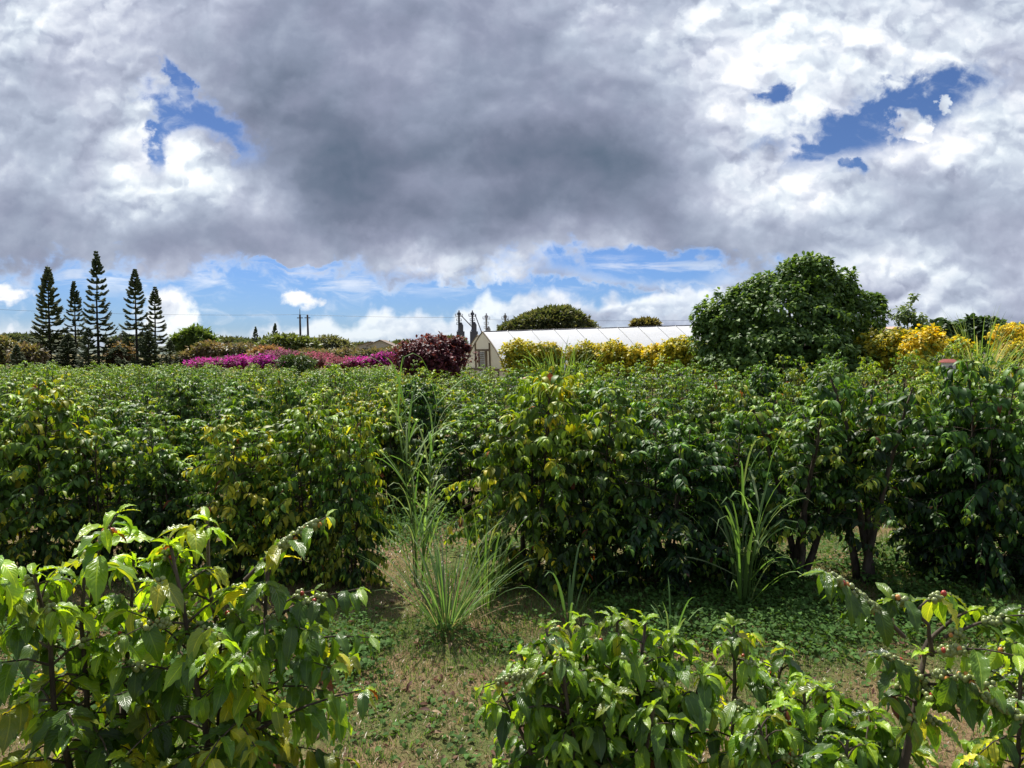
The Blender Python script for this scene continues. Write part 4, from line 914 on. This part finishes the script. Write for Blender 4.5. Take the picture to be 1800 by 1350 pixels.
tower(830.5, 549, 566, 588, 240, 'dark grain tower second from the left beside the greenhouse peak', 'steel', 8, (835, 553, 847, 585), 3.5)
tower(855, 554, 574, 588, 245, 'pale slender grain tower directly above the greenhouse peak', 'palesteel', 7, None, 4)
tower(888, 554, 576, 588, 242, 'brownish lattice grain tower right of the greenhouse peak', 'duststeel', 0, (892, 560, 897, 572), 3)

# ------------------------------------------------------------------ poles, wires, buildings
def pole(px, ptop, d_, lab, r=.12, tilt=0, spike=0):
    x, y, z = gp(px, d_); H = at(px, ptop, d_)[2]-z; e = empty('utility_pole', (x, y, z), lab, 'utility pole', 'wooden utility poles')
    m = MB(); m.tube([[0, 0, 0], [tilt*H*.5, 0, H*.5], [tilt*H, 0, H]], [r*1.3, r*1.1, r*.9], 8); m.build('post', 'pole', e)
    m = MB(); m.box((-.35+tilt*H, -.05, H-.45), (.35+tilt*H, .05, H-.35)); m.build('crossarm', 'pole', e, smooth=False)
    if spike: m = MB(); m.tube([[tilt*H, 0, H-.1], [tilt*H, 0, H+spike]], [.05, .03], 6); m.build('top_rod', 'pole', e)
    return e, (x+tilt*H, y, z+H)
_, pt1 = pole(529, 553, 90, 'tall utility pole with a thin rod on top', .13, -.012, .7); _, pt2 = pole(543, 553, 92, 'tilted utility pole right of the taller one', .13, -.02); _, pt3 = pole(213, 586, 88, 'short pole seen between the two pine groups', .10)
def wire(p, q, sag, lab):
    t = np.linspace(0, 1, 24)[:, None]; pts = np.array(p)*(1-t)+np.array(q)*t-np.array([0, 0, 1])*(4*sag*t*(1-t))
    o = MB().tube(pts, .014, 4).build('power_line', 'wire'); tag(o, lab, 'power line', 'power lines along the horizon')
wire(at(-60, 541, 92), pt1, .35, 'overhead wire from the left edge to the utility poles'); wire(pt1, at(806, 558, 92), .1, 'overhead wire from the utility poles to the grain towers')
wire(at(860, 562, 95), at(1240, 563, 95), .1, 'faint overhead wire above the greenhouse ridge'); wire(at(1560, 560, 95), at(1860, 567, 95), .15, 'faint overhead wire right of the big round tree')
def house(px, pridge, peave, d_, w_, dep, lab, roofm, ang=0, gable_front=True, wallm='wall', nm='house'):
    x, y, z = gp(px, d_); zr = at(px, pridge, d_)[2]-z; ze = at(px, peave, d_)[2]-z
    e = empty(nm, (x, y, z), lab, 'building' if nm == 'house' else 'shed', None, ang)
    m = MB(); m.box((-w_/2, 0, 0), (w_/2, dep, ze)); m.build('wall', wallm, e, smooth=False)
    m = MB(); o_ = .4
    if gable_front:
        v = np.array([[-w_/2-o_, -o_, ze-.1], [0, -o_, zr], [w_/2+o_, -o_, ze-.1], [-w_/2-o_, dep+o_, ze-.1], [0, dep+o_, zr], [w_/2+o_, dep+o_, ze-.1]])
        v2 = v-[0, 0, .15]; V_ = np.vstack([v, v2]); f = [[0, 1, 4, 3], [1, 2, 5, 4], [6, 9, 10, 7], [7, 10, 11, 8], [0, 6, 7, 1], [1, 7, 8, 2], [3, 4, 10, 9], [4, 5, 11, 10], [0, 3, 9, 6], [2, 8, 11, 5]]
        m.add(V_, f, (.3,)*3); m.build('roof', roofm, e, smooth=False)
        m = MB(); m.add([[-w_/2, .002, ze], [w_/2, .002, ze], [0, .002, zr-.22], [0, .002, zr-.22]], [[0, 1, 2, 2]], (.5,)*3); m.build('gable_wall', wallm, e, smooth=False)
    else:
        v = np.array([[-w_/2-o_, -o_, ze], [w_/2+o_, -o_, ze], [w_/2+o_, dep/2, zr], [-w_/2-o_, dep/2, zr], [w_/2+o_, dep+o_, ze], [-w_/2-o_, dep+o_, ze]])
        v2 = v-[0, 0, .12]; m.add(np.vstack([v, v2]), [[0, 1, 2, 3], [3, 2, 4, 5], [6, 9, 8, 7], [9, 11, 10, 8], [0, 6, 7, 1], [5, 4, 10, 11], [1, 7, 8, 2], [2, 8, 10, 4], [0, 3, 9, 6], [3, 5, 11, 9]], (.3,)*3); m.build('roof', roofm, e, smooth=False)
    for q in (-.3, .12):
        m = MB(); m.box((w_*q, -.04, max(ze-1.5, .3)), (w_*q+w_*.14, .02, ze-.5)); m.build('window', 'glass', e, smooth=False)
    return e
house(652, 600, 608, 170, 7.0, 8, 'left part of a distant brown gabled house on the skyline', 'browntile'); house(668, 597, 607, 166, 5.5, 8, 'right part of a distant brown gabled house with the higher peak', 'browntile')
house(1572, 574, 584, 72, 2.4, 4, 'pale house with a salmon pink tiled roof behind the sapling', 'tile', ang=.2)
house(345, 618, 625, 72, 3.4, 4, 'low pale shed roof glimpsed left of the magenta hedge', 'tin', gable_front=False, nm='shed')
# white box with the red lid
d = 19; x, y, z = gp(1668, d); zt = at(1668, 633, d)[2]-z
e = empty('letter_box', (x, y, z), 'white box on a post with a dull red lid before the yellow bush', 'box')
m = MB(); m.box((-.13, -.10, zt-.34), (.13, .10, zt-.06)); m.build('box_body', 'white', e, smooth=False)
m = MB(); v = np.array([[-.19, -.15, zt-.06], [.19, -.15, zt-.06], [.19, .15, zt-.06], [-.19, .15, zt-.06], [-.15, 0, zt+.03], [.15, 0, zt+.03]]); m.add(v, [[0, 1, 5, 4], [3, 4, 5, 2], [0, 3, 2, 1], [0, 4, 3, 3], [1, 2, 5, 5]], (.3,)*3); m.build('lid', 'redroof', e, smooth=False)
m = MB(); th = np.linspace(0, 2*PI, 17)[:-1]; m.tube([[0, -.101, zt-.19], [0, -.108, zt-.19]], .055, 16); m.build('round_opening', 'steel', e)
m = MB(); m.box((-.05, -.05, 0), (.05, .05, zt-.34)); m.build('post', 'white', e, smooth=False)
# far skyline trees
for i, (px, py, rx, ry, dd) in enumerate(((30, 600, 40, 8, 150), (110, 600, 40, 7, 170), (225, 603, 30, 8, 150), (400, 606, 30, 8, 150), (438, 610, 24, 7, 140), (640, 612, 30, 6, 190), (710, 608, 30, 6, 190), (790, 602, 30, 8, 200))):
    small_tree('distant_tree', px, py, rx, ry, dd, ('low far green tree on the left skyline', 'far green tree behind the left pine group', 'far tree between the pine groups', 'far tree left of the three distant pines', 'far tree under the leftmost distant pine', 'far tree left of the gabled house', 'far tree right of the gabled house', 'far tree below the leftmost grain tower')[i], 150+i, cols=[(.07, .10, .05), (.10, .12, .07)], n=500, leafL=.9, T=T_DIA, group='far trees on the skyline')
for i, (px, py, rx, ry) in enumerate(((1630, 606, 34, 10), (1760, 606, 40, 10))):
    small_tree('distant_tree', px, py, rx, ry, 90, ('far dark tree low behind the brightest yellow bush', 'far dark tree low behind the high yellow bush')[i], 170+i, n=500, leafL=.5, T=T_DIA, group='far trees on the skyline')
